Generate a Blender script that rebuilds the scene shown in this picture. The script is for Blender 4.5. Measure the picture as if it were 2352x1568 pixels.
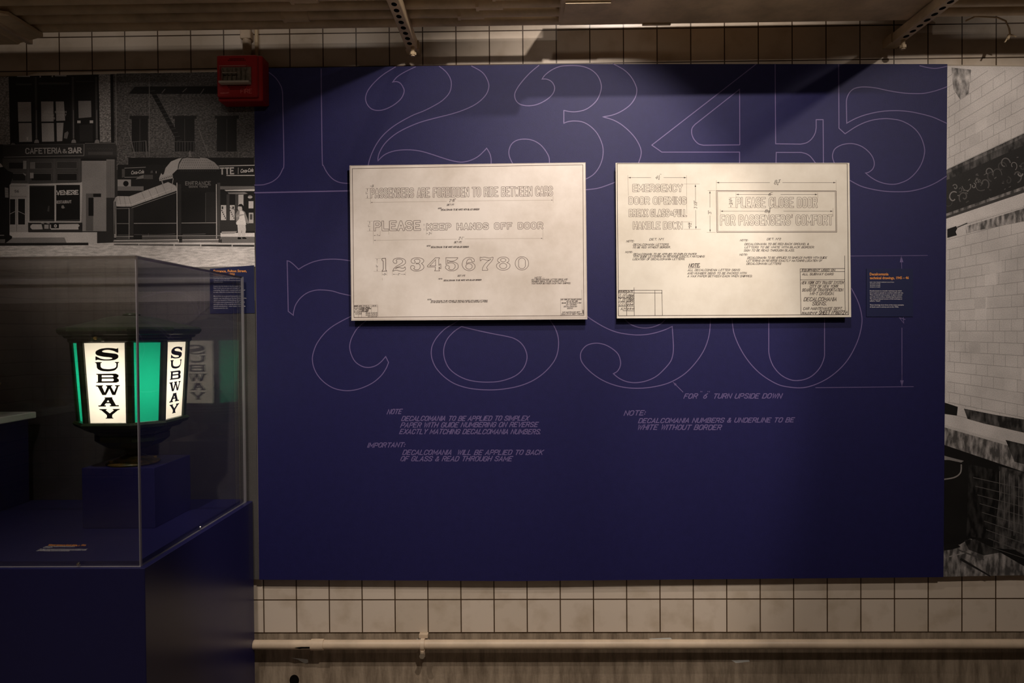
import bpy, math, random
import numpy as np
from mathutils import Vector, Matrix

# ------------------------------------------------------------------ camera, world, lights, exposure
for o in list(bpy.data.objects):
    bpy.data.objects.remove(o)
SC = bpy.context.scene
COL = SC.collection
W, H, F = 2352.0, 1568.0, 1600.0
CAM = Vector((0.0, -3.1909, 1.72))
YAW, PITCH, ROLL = -0.0157, -0.0128, -0.0080


def cam_basis():
    cy, sy, cp, sp = math.cos(YAW), math.sin(YAW), math.cos(PITCH), math.sin(PITCH)
    f = Vector((sy * cp, cy * cp, sp))
    r = Vector((cy, -sy, 0))
    u = r.cross(f)
    c, s = math.cos(ROLL), math.sin(ROLL)
    return c * r + s * u, -s * r + c * u, f


CR, CU, CF = cam_basis()
cd = bpy.data.cameras.new('camera')
cd.sensor_width = 36
cd.lens = F / W * 36
cd.clip_start = 0.05
cam = bpy.data.objects.new('camera', cd)
COL.objects.link(cam)
cam.matrix_world = Matrix(((CR.x, CU.x, -CF.x, CAM.x), (CR.y, CU.y, -CF.y, CAM.y), (CR.z, CU.z, -CF.z, CAM.z), (0, 0, 0, 1)))
SC.camera = cam

SC.view_settings.view_transform = 'Standard'
SC.view_settings.look = 'None'
SC.view_settings.gamma = 1
SC.view_settings.use_curve_mapping = False
SC.view_settings.exposure = 0.0

wd = bpy.data.worlds.new('world')
SC.world = wd
wd.use_nodes = True
wd.node_tree.nodes['Background'].inputs[0].default_value = (1.0, 0.85, 0.68, 1)
wd.node_tree.nodes['Background'].inputs[1].default_value = 0.013

WARM = (1.0, 0.885, 0.79)


def spot(name, loc, target, power, angle, blend, size=0.03, col=WARM):
    l = bpy.data.lights.new(name, 'SPOT')
    l.energy = power
    l.color = col
    l.spot_size = math.radians(angle)
    l.spot_blend = blend
    l.shadow_soft_size = size
    o = bpy.data.objects.new(name, l)
    COL.objects.link(o)
    o.location = loc
    o.rotation_euler = (Vector(target) - Vector(loc)).to_track_quat('-Z', 'Y').to_euler()
    return o


# ceiling track spotlights of the gallery, followed by added unseen spots
spot('track_and_fill_spot', (0.42, -2.30, 3.35), (-0.115, 0, 1.74), 180, 59, 0.33)
spot('track_and_fill_spot', (0.65, -1.75, 3.90), (0.64, 0, 2.28), 168, 68, 1.0)
spot('track_and_fill_spot', (2.30, -2.60, 3.40), (1.94, 0, 1.70), 132, 52, 0.35)
spot('track_and_fill_spot', (-1.25, -2.30, 3.95), (-0.9, 0, 0.30), 190, 50, 1.0)
spot('track_and_fill_spot', (0.20, -0.90, 3.98), (0.20, 0, 0.20), 10, 80, 0.9)
spot('track_and_fill_spot', (-1.40, -2.20, 3.60), (-1.78, 0.0, 2.14), 86, 33, 1.0)
spot('track_and_fill_spot', (-4.6, -5.2, 3.95), (-5.0, -6.9, 3.05), 260, 56, 0.9)  # unseen, added to brighten the rear wall mirrored in the case pane
for x in (-2.15, -1.55, -0.95):
    spot('track_and_fill_spot', (x, -0.95, 3.29), (x, 0.0, 3.17), 3.6, 62, 1.0)  # unseen, added close above the conduits to light the tile strip
spot('track_and_fill_spot', (2.45, -0.95, 3.29), (2.45, 0.0, 3.17), 4.2, 62, 1.0)  # unseen, added for the tile strip on the right
spot('track_and_fill_spot', (0.0, -5.0, 3.95), (0.0, -0.3, 3.30), 62, 62, 1.0)  # unseen, added to lift the overhead pipes
# unseen spots added behind the viewer so floor bounce lifts the shadows
spot('added_bounce_spot', (-1.8, -3.6, 4.1), (-1.8, -3.6, 0), 160, 92, 0.8, 0.1)
spot('added_bounce_spot', (1.8, -3.6, 4.1), (1.8, -3.6, 0), 130, 92, 0.8, 0.1)


# ------------------------------------------------------------------ helpers
def ray(px, py):
    return CR * ((px - W / 2) / F) + CU * ((H / 2 - py) / F) + CF


def at(px, py, Y):
    """photo pixel -> point on the plane y = Y (parallel to the wall)"""
    d = ray(px, py)
    t = (Y - CAM.y) / d.y
    return CAM + d * t


def at_z(px, py, Z):
    d = ray(px, py)
    return CAM + d * ((Z - CAM.z) / d.z)


def lin(c):
    c /= 255.0
    return c / 12.92 if c <= 0.04045 else ((c + 0.055) / 1.055) ** 2.4


def rgb(r, g, b):
    return (lin(r), lin(g), lin(b), 1)


class MB:
    def __init__(s):
        s.v, s.f, s.m, s.t, s.smooth = [], [], [], [], []

    def add(s, vs, fs, m=0, t=1.0, smooth=False):
        b = len(s.v)
        s.v += [Vector(v) for v in vs]
        for f in fs:
            s.f.append([b + i for i in f])
            s.m.append(m)
            s.t.append(t)
            s.smooth.append(smooth)

    def box(s, a, b, m=0):
        (x0, y0, z0), (x1, y1, z1) = a, b
        vs = [(x0, y0, z0), (x1, y0, z0), (x1, y1, z0), (x0, y1, z0), (x0, y0, z1), (x1, y0, z1), (x1, y1, z1), (x0, y1, z1)]
        s.add(vs, [(0, 3, 2, 1), (4, 5, 6, 7), (0, 1, 5, 4), (1, 2, 6, 5), (2, 3, 7, 6), (3, 0, 4, 7)], m)

    def bbox(s, a, b, e, m=0):
        """box with chamfered edges"""
        (x0, y0, z0), (x1, y1, z1) = a, b
        rings = []
        for z, d in ((z0, e), (z0 + e, 0), (z1 - e, 0), (z1, e)):
            k = e
            rings.append([(x0 + d + k, y0 + d, z), (x1 - d - k, y0 + d, z), (x1 - d, y0 + d + k, z), (x1 - d, y1 - d - k, z),
                          (x1 - d - k, y1 - d, z), (x0 + d + k, y1 - d, z), (x0 + d, y1 - d - k, z), (x0 + d, y0 + d + k, z)])
        s.loft(rings, m)

    def loft(s, rings, m=0, cap=True, smooth=False, closed=True):
        n = len(rings[0])
        vs = [p for r in rings for p in r]
        fs = []
        for i in range(len(rings) - 1):
            for j in range(n if closed else n - 1):
                k = (j + 1) % n
                fs.append((i * n + j, i * n + k, (i + 1) * n + k, (i + 1) * n + j))
        s.add(vs, fs, m, 1.0, smooth)
        if cap:
            s.add(rings[0], [tuple(reversed(range(n)))], m)
            s.add(rings[-1], [tuple(range(n))], m)

    def tube(s, pts, r, m=0, n=16, smooth=True, cap=True):
        pts = [Vector(p) for p in pts]
        rr = r if isinstance(r, (list, tuple)) else [r] * len(pts)
        rings = []
        for i, p in enumerate(pts):
            d = (pts[min(i + 1, len(pts) - 1)] - pts[max(i - 1, 0)]).normalized()
            up = Vector((0, 0, 1)) if abs(d.z) < 0.9 else Vector((0, 1, 0))
            a = d.cross(up).normalized()
            b = a.cross(d)
            rings.append([p + (a * math.cos(q) + b * math.sin(q)) * rr[i] for q in [2 * math.pi * k / n for k in range(n)]])
        s.loft(rings, m, cap, smooth)

    def lathe(s, c, prof, m=0, n=32, smooth=True, a0=0.0, sx=1, sy=1):
        rings = [[(c[0] + r * sx * math.cos(a0 + 2 * math.pi * k / n), c[1] + r * sy * math.sin(a0 + 2 * math.pi * k / n), c[2] + z)
                  for k in range(n)] for r, z in prof]
        s.loft(rings, m, True, smooth)


def obj(name, mb, mats, parent=None, label=None, tone=False):
    off = parent_loc(parent)
    me = bpy.data.meshes.new(name)
    me.from_pydata([v - off for v in mb.v], [], mb.f)
    if not isinstance(mats, (list, tuple)):
        mats = [mats]
    for m in mats:
        me.materials.append(m)
    me.polygons.foreach_set('material_index', mb.m)
    me.polygons.foreach_set('use_smooth', mb.smooth)
    if tone:
        ca = me.color_attributes.new('tone', 'FLOAT_COLOR', 'CORNER')
        vals = []
        for f, t in zip(mb.f, mb.t):
            c = t if isinstance(t, tuple) else (t, t, t)
            vals += [c[0], c[1], c[2], 1.0] * len(f)
        ca.data.foreach_set('color', vals)
    me.update()
    o = bpy.data.objects.new(name, me)
    COL.objects.link(o)
    if parent is not None:
        o.parent = parent
    if label:
        o['label'] = label
    return o


def parent_loc(p):
    while p is not None and p.parent is not None:
        p = p.parent
    return p.location.copy() if p is not None else Vector((0, 0, 0))


def thing(name, label, cat, loc, group=None):
    o = bpy.data.objects.new(name, None)
    o.empty_display_size = 0.1
    COL.objects.link(o)
    o.location = loc
    tag(o, label, cat, group)
    return o


def tag(o, label, cat, group=None):
    o['label'] = label
    o['category'] = cat
    if group:
        o['group'] = group
    return o


def struct(o):
    o['kind'] = 'structure'
    return o


# ---- materials
def mat(name, base, rough=0.6, spec=0.3, metal=0.0, var=0.0, scale=8.0, bump=0.0, bscale=60.0, detail=4.0, col2=None, stretch=None):
    m = bpy.data.materials.new(name)
    m.use_nodes = True
    nt = m.node_tree
    b = nt.nodes['Principled BSDF']
    b.inputs['Base Color'].default_value = base
    b.inputs['Roughness'].default_value = rough
    b.inputs['Specular IOR Level'].default_value = spec
    b.inputs['Metallic'].default_value = metal
    geo = nt.nodes.new('ShaderNodeNewGeometry')
    vec = geo.outputs['Position']
    if stretch:
        mp = nt.nodes.new('ShaderNodeMapping')
        mp.inputs['Scale'].default_value = stretch
        nt.links.new(vec, mp.inputs[0])
        vec = mp.outputs[0]
    if var > 0 or col2:
        n = nt.nodes.new('ShaderNodeTexNoise')
        n.inputs['Scale'].default_value = scale
        n.inputs['Detail'].default_value = detail
        n.inputs['Roughness'].default_value = 0.65
        nt.links.new(vec, n.inputs['Vector'])
        rmp = nt.nodes.new('ShaderNodeValToRGB')
        lo = col2 if col2 else tuple(c * (1 - var) for c in base[:3]) + (1,)
        rmp.color_ramp.elements[0].color = lo
        rmp.color_ramp.elements[1].color = base
        rmp.color_ramp.elements[0].position = 0.34
        rmp.color_ramp.elements[1].position = 0.62
        nt.links.new(n.outputs['Fac'], rmp.inputs[0])
        nt.links.new(rmp.outputs[0], b.inputs['Base Color'])
    if bump > 0:
        n2 = nt.nodes.new('ShaderNodeTexNoise')
        n2.inputs['Scale'].default_value = bscale
        n2.inputs['Detail'].default_value = 3
        nt.links.new(geo.outputs['Position'], n2.inputs['Vector'])
        bp = nt.nodes.new('ShaderNodeBump')
        bp.inputs['Strength'].default_value = bump
        bp.inputs['Distance'].default_value = 0.002
        nt.links.new(n2.outputs['Fac'], bp.inputs['Height'])
        nt.links.new(bp.outputs[0], b.inputs['Normal'])
    return m


def xz(nt):
    """(x, z) of the shading point as a flat texture vector"""
    g = nt.nodes.new('ShaderNodeNewGeometry')
    s = nt.nodes.new('ShaderNodeSeparateXYZ')
    c = nt.nodes.new('ShaderNodeCombineXYZ')
    nt.links.new(g.outputs['Position'], s.inputs[0])
    nt.links.new(s.outputs[0], c.inputs[0])
    nt.links.new(s.outputs[2], c.inputs[1])
    return c.outputs[0]


TILE, TILEZ = 0.1524, 0.15309
GX0, GZ0 = 0.010, CAM.z - 1.3812


def tile_material():
    m = mat('glazed_tile', rgb(214, 196, 172), 0.32, 0.35)
    nt = m.node_tree
    b = nt.nodes['Principled BSDF']
    mp = nt.nodes.new('ShaderNodeMapping')
    mp.inputs['Location'].default_value = (-GX0 / TILE, -GZ0 / TILEZ, 0)
    mp.inputs['Scale'].default_value = (1 / TILE, 1 / TILEZ, 1)
    nt.links.new(xz(nt), mp.inputs[0])
    br = nt.nodes.new('ShaderNodeTexBrick')
    br.offset = 0
    br.inputs['Scale'].default_value = 1
    br.inputs['Brick Width'].default_value = 1
    br.inputs['Row Height'].default_value = 1
    br.inputs['Mortar Size'].default_value = 0.018
    br.inputs['Mortar Smooth'].default_value = 0.1
    br.inputs['Color1'].default_value = rgb(208, 193, 176)
    br.inputs['Color2'].default_value = rgb(196, 181, 163)
    br.inputs['Mortar'].default_value = rgb(72, 54, 38)
    nt.links.new(mp.outputs[0], br.inputs['Vector'])
    n = nt.nodes.new('ShaderNodeTexNoise')
    n.inputs['Scale'].default_value = 9
    n.inputs['Detail'].default_value = 6
    nt.links.new(xz(nt), n.inputs['Vector'])
    r = nt.nodes.new('ShaderNodeValToRGB')
    r.color_ramp.elements[0].position = 0.28
    r.color_ramp.elements[0].color = (0.80, 0.77, 0.72, 1)
    r.color_ramp.elements[1].position = 0.5
    nt.links.new(n.outputs['Fac'], r.inputs[0])
    mx = nt.nodes.new('ShaderNodeMix')
    mx.data_type = 'RGBA'
    mx.blend_type = 'MULTIPLY'
    mx.inputs[0].default_value = 1
    nt.links.new(br.outputs['Color'], mx.inputs[6])
    nt.links.new(r.outputs[0], mx.inputs[7])
    nt.links.new(mx.outputs[2], b.inputs['Base Color'])
    bp = nt.nodes.new('ShaderNodeBump')
    bp.inputs['Strength'].default_value = 0.6
    bp.inputs['Distance'].default_value = 0.003
    bp.invert = True
    nt.links.new(br.outputs['Fac'], bp.inputs['Height'])
    nt.links.new(bp.outputs[0], b.inputs['Normal'])
    return m


def print_material(name, kind='grain'):
    """monochrome photographic print: tone attribute x print texture"""
    m = mat(name, (0.5, 0.5, 0.5, 1), 0.5, 0.2)
    nt = m.node_tree
    b = nt.nodes['Principled BSDF']
    at_ = nt.nodes.new('ShaderNodeVertexColor')
    at_.layer_name = 'tone'
    out = at_.outputs[0]

    def mul(sock, lo, hi, p0=0.3, p1=0.65, tint=(1, 1, 1)):
        nonlocal out
        r = nt.nodes.new('ShaderNodeValToRGB')
        r.color_ramp.elements[0].position = p0
        r.color_ramp.elements[1].position = p1
        r.color_ramp.elements[0].color = tuple(lo * t for t in tint) + (1,)
        r.color_ramp.elements[1].color = tuple(hi * t for t in tint) + (1,)
        nt.links.new(sock, r.inputs[0])
        mx = nt.nodes.new('ShaderNodeMix')
        mx.data_type = 'RGBA'
        mx.blend_type = 'MULTIPLY'
        mx.inputs[0].default_value = 1
        nt.links.new(out, mx.inputs[6])
        nt.links.new(r.outputs[0], mx.inputs[7])
        out = mx.outputs[2]

    def noise(scale, detail=3, sx=1, sy=1):
        mp = nt.nodes.new('ShaderNodeMapping')
        mp.inputs['Scale'].default_value = (sx, sy, 1)
        nt.links.new(xz(nt), mp.inputs[0])
        n = nt.nodes.new('ShaderNodeTexNoise')
        n.inputs['Scale'].default_value = scale
        n.inputs['Detail'].default_value = detail
        nt.links.new(mp.outputs[0], n.inputs['Vector'])
        return n.outputs['Fac']
    mul(noise(260, 2), 0.82, 1.08, tint=(1.03, 0.95, 0.90))
    mul(noise(7, 4), 0.82, 1.05)
    if kind == 'brick':
        br = nt.nodes.new('ShaderNodeTexBrick')
        br.inputs['Scale'].default_value = 70
        br.inputs['Mortar Size'].default_value = 0.05
        br.inputs['Color1'].default_value = (1.1, 1.1, 1.1, 1)
        br.inputs['Color2'].default_value = (0.35, 0.35, 0.35, 1)
        br.inputs['Mortar'].default_value = (0.45, 0.45, 0.45, 1)
        nt.links.new(xz(nt), br.inputs['Vector'])
        mul(br.outputs['Color'], 0.25, 1.2, 0.2, 1.0)
        mul(noise(110, 3, 1, 1.6), 0.55, 1.15, 0.4, 0.6)
    if kind == 'road':
        mul(noise(60, 5, 0.45, 2.2), 0.72, 1.1, 0.35, 0.6)
    if kind == 'grime':
        mul(noise(30, 6, 1.6, 0.5), 0.25, 1.5, 0.4, 0.68)
    nt.links.new(out, b.inputs['Base Color'])
    return m


def acrylic(name, fac=0.055, tint=(0.97, 0.97, 0.98, 1)):
    m = bpy.data.materials.new(name)
    m.use_nodes = True
    nt = m.node_tree
    nt.nodes.clear()
    o = nt.nodes.new('ShaderNodeOutputMaterial')
    t = nt.nodes.new('ShaderNodeBsdfTransparent')
    t.inputs[0].default_value = tint
    g = nt.nodes.new('ShaderNodeBsdfGlossy')
    g.inputs['Roughness'].default_value = 0.0
    # Schlick reflectance of a clear sheet, the same from either side
    geo = nt.nodes.new('ShaderNodeNewGeometry')
    dt = nt.nodes.new('ShaderNodeVectorMath')
    dt.operation = 'DOT_PRODUCT'
    nt.links.new(geo.outputs['Normal'], dt.inputs[0])
    nt.links.new(geo.outputs['Incoming'], dt.inputs[1])

    def mth(op, x, y=None):
        n = nt.nodes.new('ShaderNodeMath')
        n.operation = op
        for i, v in enumerate((x, y)):
            if v is None:
                continue
            if isinstance(v, (int, float)):
                n.inputs[i].default_value = v
            else:
                nt.links.new(v, n.inputs[i])
        return n.outputs[0]
    c = mth('ABSOLUTE', dt.outputs['Value'])
    fr = mth('ADD', mth('MULTIPLY', mth('POWER', mth('SUBTRACT', 1.0, c), 5.0), 1 - fac), fac)
    mx = nt.nodes.new('ShaderNodeMixShader')
    nt.links.new(fr, mx.inputs[0])
    nt.links.new(t.outputs[0], mx.inputs[1])
    nt.links.new(g.outputs[0], mx.inputs[2])
    nt.links.new(mx.outputs[0], o.inputs[0])
    return m


def lamp_glass(name, col, trans, emit):
    """milky lamp glass lit by the bulb behind it"""
    m = bpy.data.materials.new(name)
    m.use_nodes = True
    nt = m.node_tree
    nt.nodes.clear()
    o = nt.nodes.new('ShaderNodeOutputMaterial')
    t = nt.nodes.new('ShaderNodeBsdfTranslucent')
    t.inputs[0].default_value = trans
    d = nt.nodes.new('ShaderNodeBsdfPrincipled')
    d.inputs['Base Color'].default_value = col
    d.inputs['Roughness'].default_value = 0.25
    d.inputs['Emission Color'].default_value = trans
    d.inputs['Emission Strength'].default_value = emit
    mx = nt.nodes.new('ShaderNodeMixShader')
    mx.inputs[0].default_value = 0.5
    nt.links.new(t.outputs[0], mx.inputs[1])
    nt.links.new(d.outputs[0], mx.inputs[2])
    nt.links.new(mx.outputs[0], o.inputs[0])
    return m


M_TILE = tile_material()
M_CONC = mat('stained_concrete', rgb(158, 142, 122), 0.85, 0.15, 0, 0.5, 9, 0.5, 90, 9, rgb(112, 98, 82), (2.6, 1, 0.45))
M_PAINT = mat('cream_pipe_paint', rgb(208, 186, 160), 0.42, 0.35, 0, 0.25, 6, 0.25, 40)
M_PAINT2 = mat('grimy_conduit_paint', rgb(216, 192, 156), 0.45, 0.35, 0, 0.35, 5, 0.3, 40)
M_CEIL = mat('dark_ceiling', rgb(92, 82, 70), 0.9, 0.1, 0, 0.3, 2)
M_FLOOR = mat('platform_floor', rgb(142, 132, 122), 0.7, 0.2, 0, 0.3, 3)
M_BLUE = mat('blue_board', (0.0118, 0.0108, 0.069, 1), 0.54, 0.27, 0, 0.10, 30, 0.35, 420)
M_CASE = mat('blue_plinth_laminate', (0.015, 0.014, 0.070, 1), 0.30, 0.40, 0, 0.06, 20)
M_LILAC = mat('lilac_print', rgb(106, 92, 136), 0.5, 0.3)
M_EDGE = mat('board_edge', rgb(168, 156, 140), 0.7, 0.2)
M_PAPER = mat('aged_paper', rgb(227, 217, 208), 0.6, 0.2, 0, 0.10, 3.4, 0, 60, 8, rgb(204, 192, 180))
M_PAPER2 = mat('yellowed_paper', rgb(228, 220, 206), 0.6, 0.2, 0, 0.08, 3.4, 0, 60, 8, rgb(210, 200, 184))
M_INK = mat('drafting_ink', rgb(58, 46, 42), 0.7, 0.2)
M_INKF = mat('faint_ink', rgb(150, 134, 120), 0.7, 0.2)
M_INKM = mat('pencil_ink', rgb(92, 76, 69), 0.7, 0.2)
M_LABEL = mat('navy_label', (0.009, 0.012, 0.055, 1), 0.55, 0.3)
M_ORANGE = mat('orange_print', rgb(232, 152, 66), 0.6, 0.2)
M_WHITE = mat('white_print', rgb(214, 208, 204), 0.6, 0.2)
M_RED = mat('red_plastic', rgb(150, 16, 18), 0.35, 0.4, 0, 0.1, 20)
M_DKRED = mat('dark_red_holes', rgb(40, 4, 5), 0.7, 0.1)
M_LENS = mat('strobe_lens', rgb(132, 118, 100), 0.12, 0.6, 0.0, 0.5, 60, 0.4, 80)
M_CHROME = mat('bright_metal', rgb(206, 200, 192), 0.2, 0.5, 1.0)
M_GREEN = mat('dark_green_enamel', rgb(38, 52, 28), 0.35, 0.45, 0, 0.4, 25, 0.3, 50, 5, rgb(22, 30, 18))
M_BLACK = mat('black_lettering', rgb(18, 17, 18), 0.5, 0.2)
M_HOLE = mat('dark_void', rgb(14, 11, 9), 0.9, 0.05)
M_BRASS = mat('old_brass', rgb(176, 148, 78), 0.35, 0.5, 0.8, 0.4, 40)
M_SLAB = mat('pale_slab', rgb(206, 206, 200), 0.5, 0.3)
M_STEEL = mat('galvanised_bolt', rgb(150, 138, 120), 0.4, 0.5, 0.6)
M_PANE = acrylic('clear_acrylic')
M_PEDGE = mat('acrylic_cut_edge', rgb(150, 146, 150), 0.25, 0.5)
M_GWHITE = lamp_glass('milk_glass', (0.85, 0.82, 0.74, 1), (1.0, 0.91, 0.775, 1), 0.28)
M_GGREEN = lamp_glass('green_glass', (0.02, 0.30, 0.16, 1), (0.007, 0.36, 0.20, 1), 0.22)
PR_GRAIN = print_material('photo_print')
PR_BRICK = print_material('photo_print_brick', 'brick')
PR_ROAD = print_material('photo_print_road', 'road')
PR_GRIME = print_material('photo_print_grime', 'grime')
PRINTS = [PR_GRAIN, PR_BRICK, PR_ROAD, PR_GRIME]


# ---- flat printed art: drawn in a crop's coordinates and laid on a real plane
def spline(pts, n=6):
    """Catmull-Rom through the points"""
    out = []
    P = [pts[0]] + list(pts) + [pts[-1]]
    for i in range(1, len(P) - 2):
        p0, p1, p2, p3 = P[i - 1], P[i], P[i + 1], P[i + 2]
        for k in range(n):
            t = k / n
            out.append(tuple(0.5 * (2 * p1[j] + (p2[j] - p0[j]) * t + (2 * p0[j] - 5 * p1[j] + 4 * p2[j] - p3[j]) * t * t
                                    + (3 * p1[j] - p0[j] - 3 * p2[j] + p3[j]) * t ** 3) for j in (0, 1)))
    out.append(tuple(pts[-1]))
    return out


def ell(cx, cy, rx, ry, n=28, a0=0, a1=360):
    return [(cx + rx * math.cos(math.radians(a0 + (a1 - a0) * k / n)), cy + ry * math.sin(math.radians(a0 + (a1 - a0) * k / n))) for k in range(n + 1)]


GL = {
    'A': "0,0 2,6 4,0|.75,1.9 3.25,1.9", 'B': "0,0 0,6 3,6 3.8,5.3 3.8,3.9 3,3.2 0,3.2|3,3.2 4,2.4 4,.8 3.1,0 0,0",
    'C': "4,4.6 4,5 3,6 1,6 0,5 0,1 1,0 3,0 4,1 4,1.4", 'D': "0,0 0,6 2.9,6 4,4.9 4,1.1 2.9,0 0,0", 'E': "3.6,6 0,6 0,0 3.7,0|0,3.1 2.8,3.1",
    'F': "3.6,6 0,6 0,0|0,3.1 2.8,3.1", 'G': "4,4.6 4,5 3,6 1,6 0,5 0,1 1,0 3,0 4,1 4,2.8 2.3,2.8", 'H': "0,0 0,6|4,0 4,6|0,3 4,3",
    'I': "0,0 0,6", 'J': "0,1 .8,0 2.2,0 3,1 3,6", 'K': "0,0 0,6|4,6 0,2.4|1.3,3.5 4,0", 'L': "0,6 0,0 3.6,0", 'M': "0,0 0,6 2.5,1.6 5,6 5,0",
    'N': "0,0 0,6 4,0 4,6", 'O': "1,0 0,1 0,5 1,6 3,6 4,5 4,1 3,0 1,0", 'P': "0,0 0,6 3,6 4,5.1 4,3.6 3,2.7 0,2.7",
    'Q': "1,0 0,1 0,5 1,6 3,6 4,5 4,1 3,0 1,0|2.4,1.8 4.3,-.5", 'R': "0,0 0,6 3,6 4,5.1 4,3.7 3,2.9 0,2.9|2.2,2.9 4,0",
    'S': "4,4.7 4,5.1 3.1,6 .9,6 0,5.1 0,4.2 .7,3.4 3.3,2.7 4,1.9 4,.9 3.1,0 .9,0 0,.9 0,1.3", 'T': "0,6 4,6|2,6 2,0",
    'U': "0,6 0,1 1,0 3,0 4,1 4,6", 'V': "0,6 2,0 4,6", 'W': "0,6 1.3,0 2.6,5.4 3.9,0 5.2,6", 'X': "0,0 4,6|0,6 4,0", 'Y': "0,6 2,3 4,6|2,3 2,0",
    'Z': "0,6 4,6 0,0 4,0", '0': "1,0 0,1 0,5 1,6 2.4,6 3.4,5 3.4,1 2.4,0 1,0", '1': ".3,5.2 1.2,6 1.2,0", '2': "0,4.8 .6,6 2.6,6 3.2,5 3.2,4 0,0 3.4,0",
    '3': "0,6 3.2,6 1.6,3.6 2.6,3.6 3.3,2.7 3.3,.9 2.5,0 .8,0 0,.8", '4': "2.5,0 2.5,6 0,2 3.5,2", '5': "3.2,6 .3,6 .1,3.3 2.4,3.4 3.3,2.5 3.3,.8 2.4,0 .8,0 0,.7",
    '6': "3,6 1.2,5 0,3 0,1 .9,0 2.4,0 3.3,.9 3.3,2.4 2.4,3.3 .9,3.3 0,2.4", '7': "0,6 3.4,6 1.2,0", '8': "1,3.2 .2,4 .2,5.2 1,6 2.4,6 3.2,5.2 3.2,4 2.4,3.2 1,3.2 0,2.3 0,.8 1,0 2.4,0 3.4,.8 3.4,2.3 2.4,3.2",
    '9': ".4,0 2.2,1 3.3,3 3.3,5 2.4,6 1,6 0,5 0,3.6 1,2.8 2.4,2.8 3.3,3.6", '.': "0,0 0,.5", ',': ".3,.5 0,-.9", ':': "0,.8 0,1.3|0,3.4 0,3.9", '-': "0,2.6 1.6,2.6",
    '&': "4,0 .7,4.6 1,5.8 2.2,5.8 2.5,4.6 0,1.8 .3,.4 1.4,0 2.6,.3 4,2.4", "'": ".2,6.2 0,4.9", '"': "0,6.2 0,5|.9,6.2 .9,5", '/': "0,-.3 2.4,6.3", '*': ".3,5.6 .8,5.6 .8,4.4 .3,4.4 .3,5.6|.2,3.6 .9,3.6",
    '=': "0,2 2,2|0,3.6 2,3.6", '(': "1,6.5 0,4 0,2 1,-.5", ')': "0,6.5 1,4 1,2 0,-.5",
}
GLP = {c: [[tuple(float(q) for q in p.split(',')) for p in st.split()] for st in g.split('|')] for c, g in GL.items()}


def contour(strokes, r):
    """outline loops of strokes of half-width r (square free ends, round joints)"""
    xs = [p[0] for q in strokes for p in q]
    ys = [p[1] for q in strokes for p in q]
    st = r / 4.0
    gx = np.arange(min(xs) - r * 2, max(xs) + r * 2, st)
    gy = np.arange(min(ys) - r * 2, max(ys) + r * 2, st)
    X, Y = np.meshgrid(gx, gy)
    F = np.full(X.shape, 1e9)
    for q in strokes:
        shut = q[0] == q[-1]
        for i in range(len(q) - 1):
            (ax, ay), (bx, by) = q[i], q[i + 1]
            L = math.hypot(bx - ax, by - ay)
            if L < 1e-9:
                continue
            ux, uy = (bx - ax) / L, (by - ay) / L
            t = (X - ax) * ux + (Y - ay) * uy
            d = np.abs((Y - ay) * ux - (X - ax) * uy)
            f = d - r
            f0 = np.maximum(d - r, -t - r) if (i == 0 and not shut) else np.hypot(t, d) - r
            f1 = np.maximum(d - r, t - L - r) if (i == len(q) - 2 and not shut) else np.hypot(t - L, d) - r
            F = np.minimum(F, np.where(t < 0, f0, np.where(t > L, f1, f)))
    F[F == 0] = 1e-9
    nxt = {}
    S = F < 0
    ny, nx = F.shape

    def ip(e):
        j0, i0, j1, i1 = e
        a, b = F[j0, i0], F[j1, i1]
        k = a / (a - b)
        return (float(gx[i0] + (gx[i1] - gx[i0]) * k), float(gy[j0] + (gy[j1] - gy[j0]) * k))
    code = S[:-1, :-1] * 1 + S[:-1, 1:] * 2 + S[1:, 1:] * 4 + S[1:, :-1] * 8
    tab = {1: [(3, 0)], 2: [(0, 1)], 3: [(3, 1)], 4: [(1, 2)], 5: [(3, 2), (1, 0)], 6: [(0, 2)], 7: [(3, 2)], 8: [(2, 3)], 9: [(2, 0)], 10: [(0, 3), (2, 1)], 11: [(2, 1)], 12: [(1, 3)], 13: [(1, 0)], 14: [(0, 3)]}
    for j, i in zip(*np.nonzero((code > 0) & (code < 15))):
        j, i = int(j), int(i)
        e = {0: (j, i, j, i + 1), 1: (j, i + 1, j + 1, i + 1), 2: (j + 1, i, j + 1, i + 1), 3: (j, i, j + 1, i)}
        for a, b in tab[int(code[j, i])]:
            nxt[e[a]] = e[b]
    loops = []
    while nxt:
        k, v = next(iter(nxt.items()))
        loop = [ip(k)]
        del nxt[k]
        while v in nxt:
            loop.append(ip(v))
            v = nxt.pop(v)
        if len(loop) < 6:
            continue
        out = []
        n = len(loop)
        for q in range(n):                       # keep only points where the outline turns
            p, c, e = loop[q - 2], loop[q], loop[(q + 2) % n]
            cr = (c[0] - p[0]) * (e[1] - c[1]) - (c[1] - p[1]) * (e[0] - c[0])
            nn = math.hypot(c[0] - p[0], c[1] - p[1]) * math.hypot(e[0] - c[0], e[1] - c[1]) + 1e-12
            if abs(cr / nn) > 0.03:
                out.append(c)
        if len(out) > 3:
            res = [out[0]]
            for p in out[1:]:
                if math.hypot(p[0] - res[-1][0], p[1] - res[-1][1]) > st * .9:
                    res.append(p)
            loops.append(res)
    return loops


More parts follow.
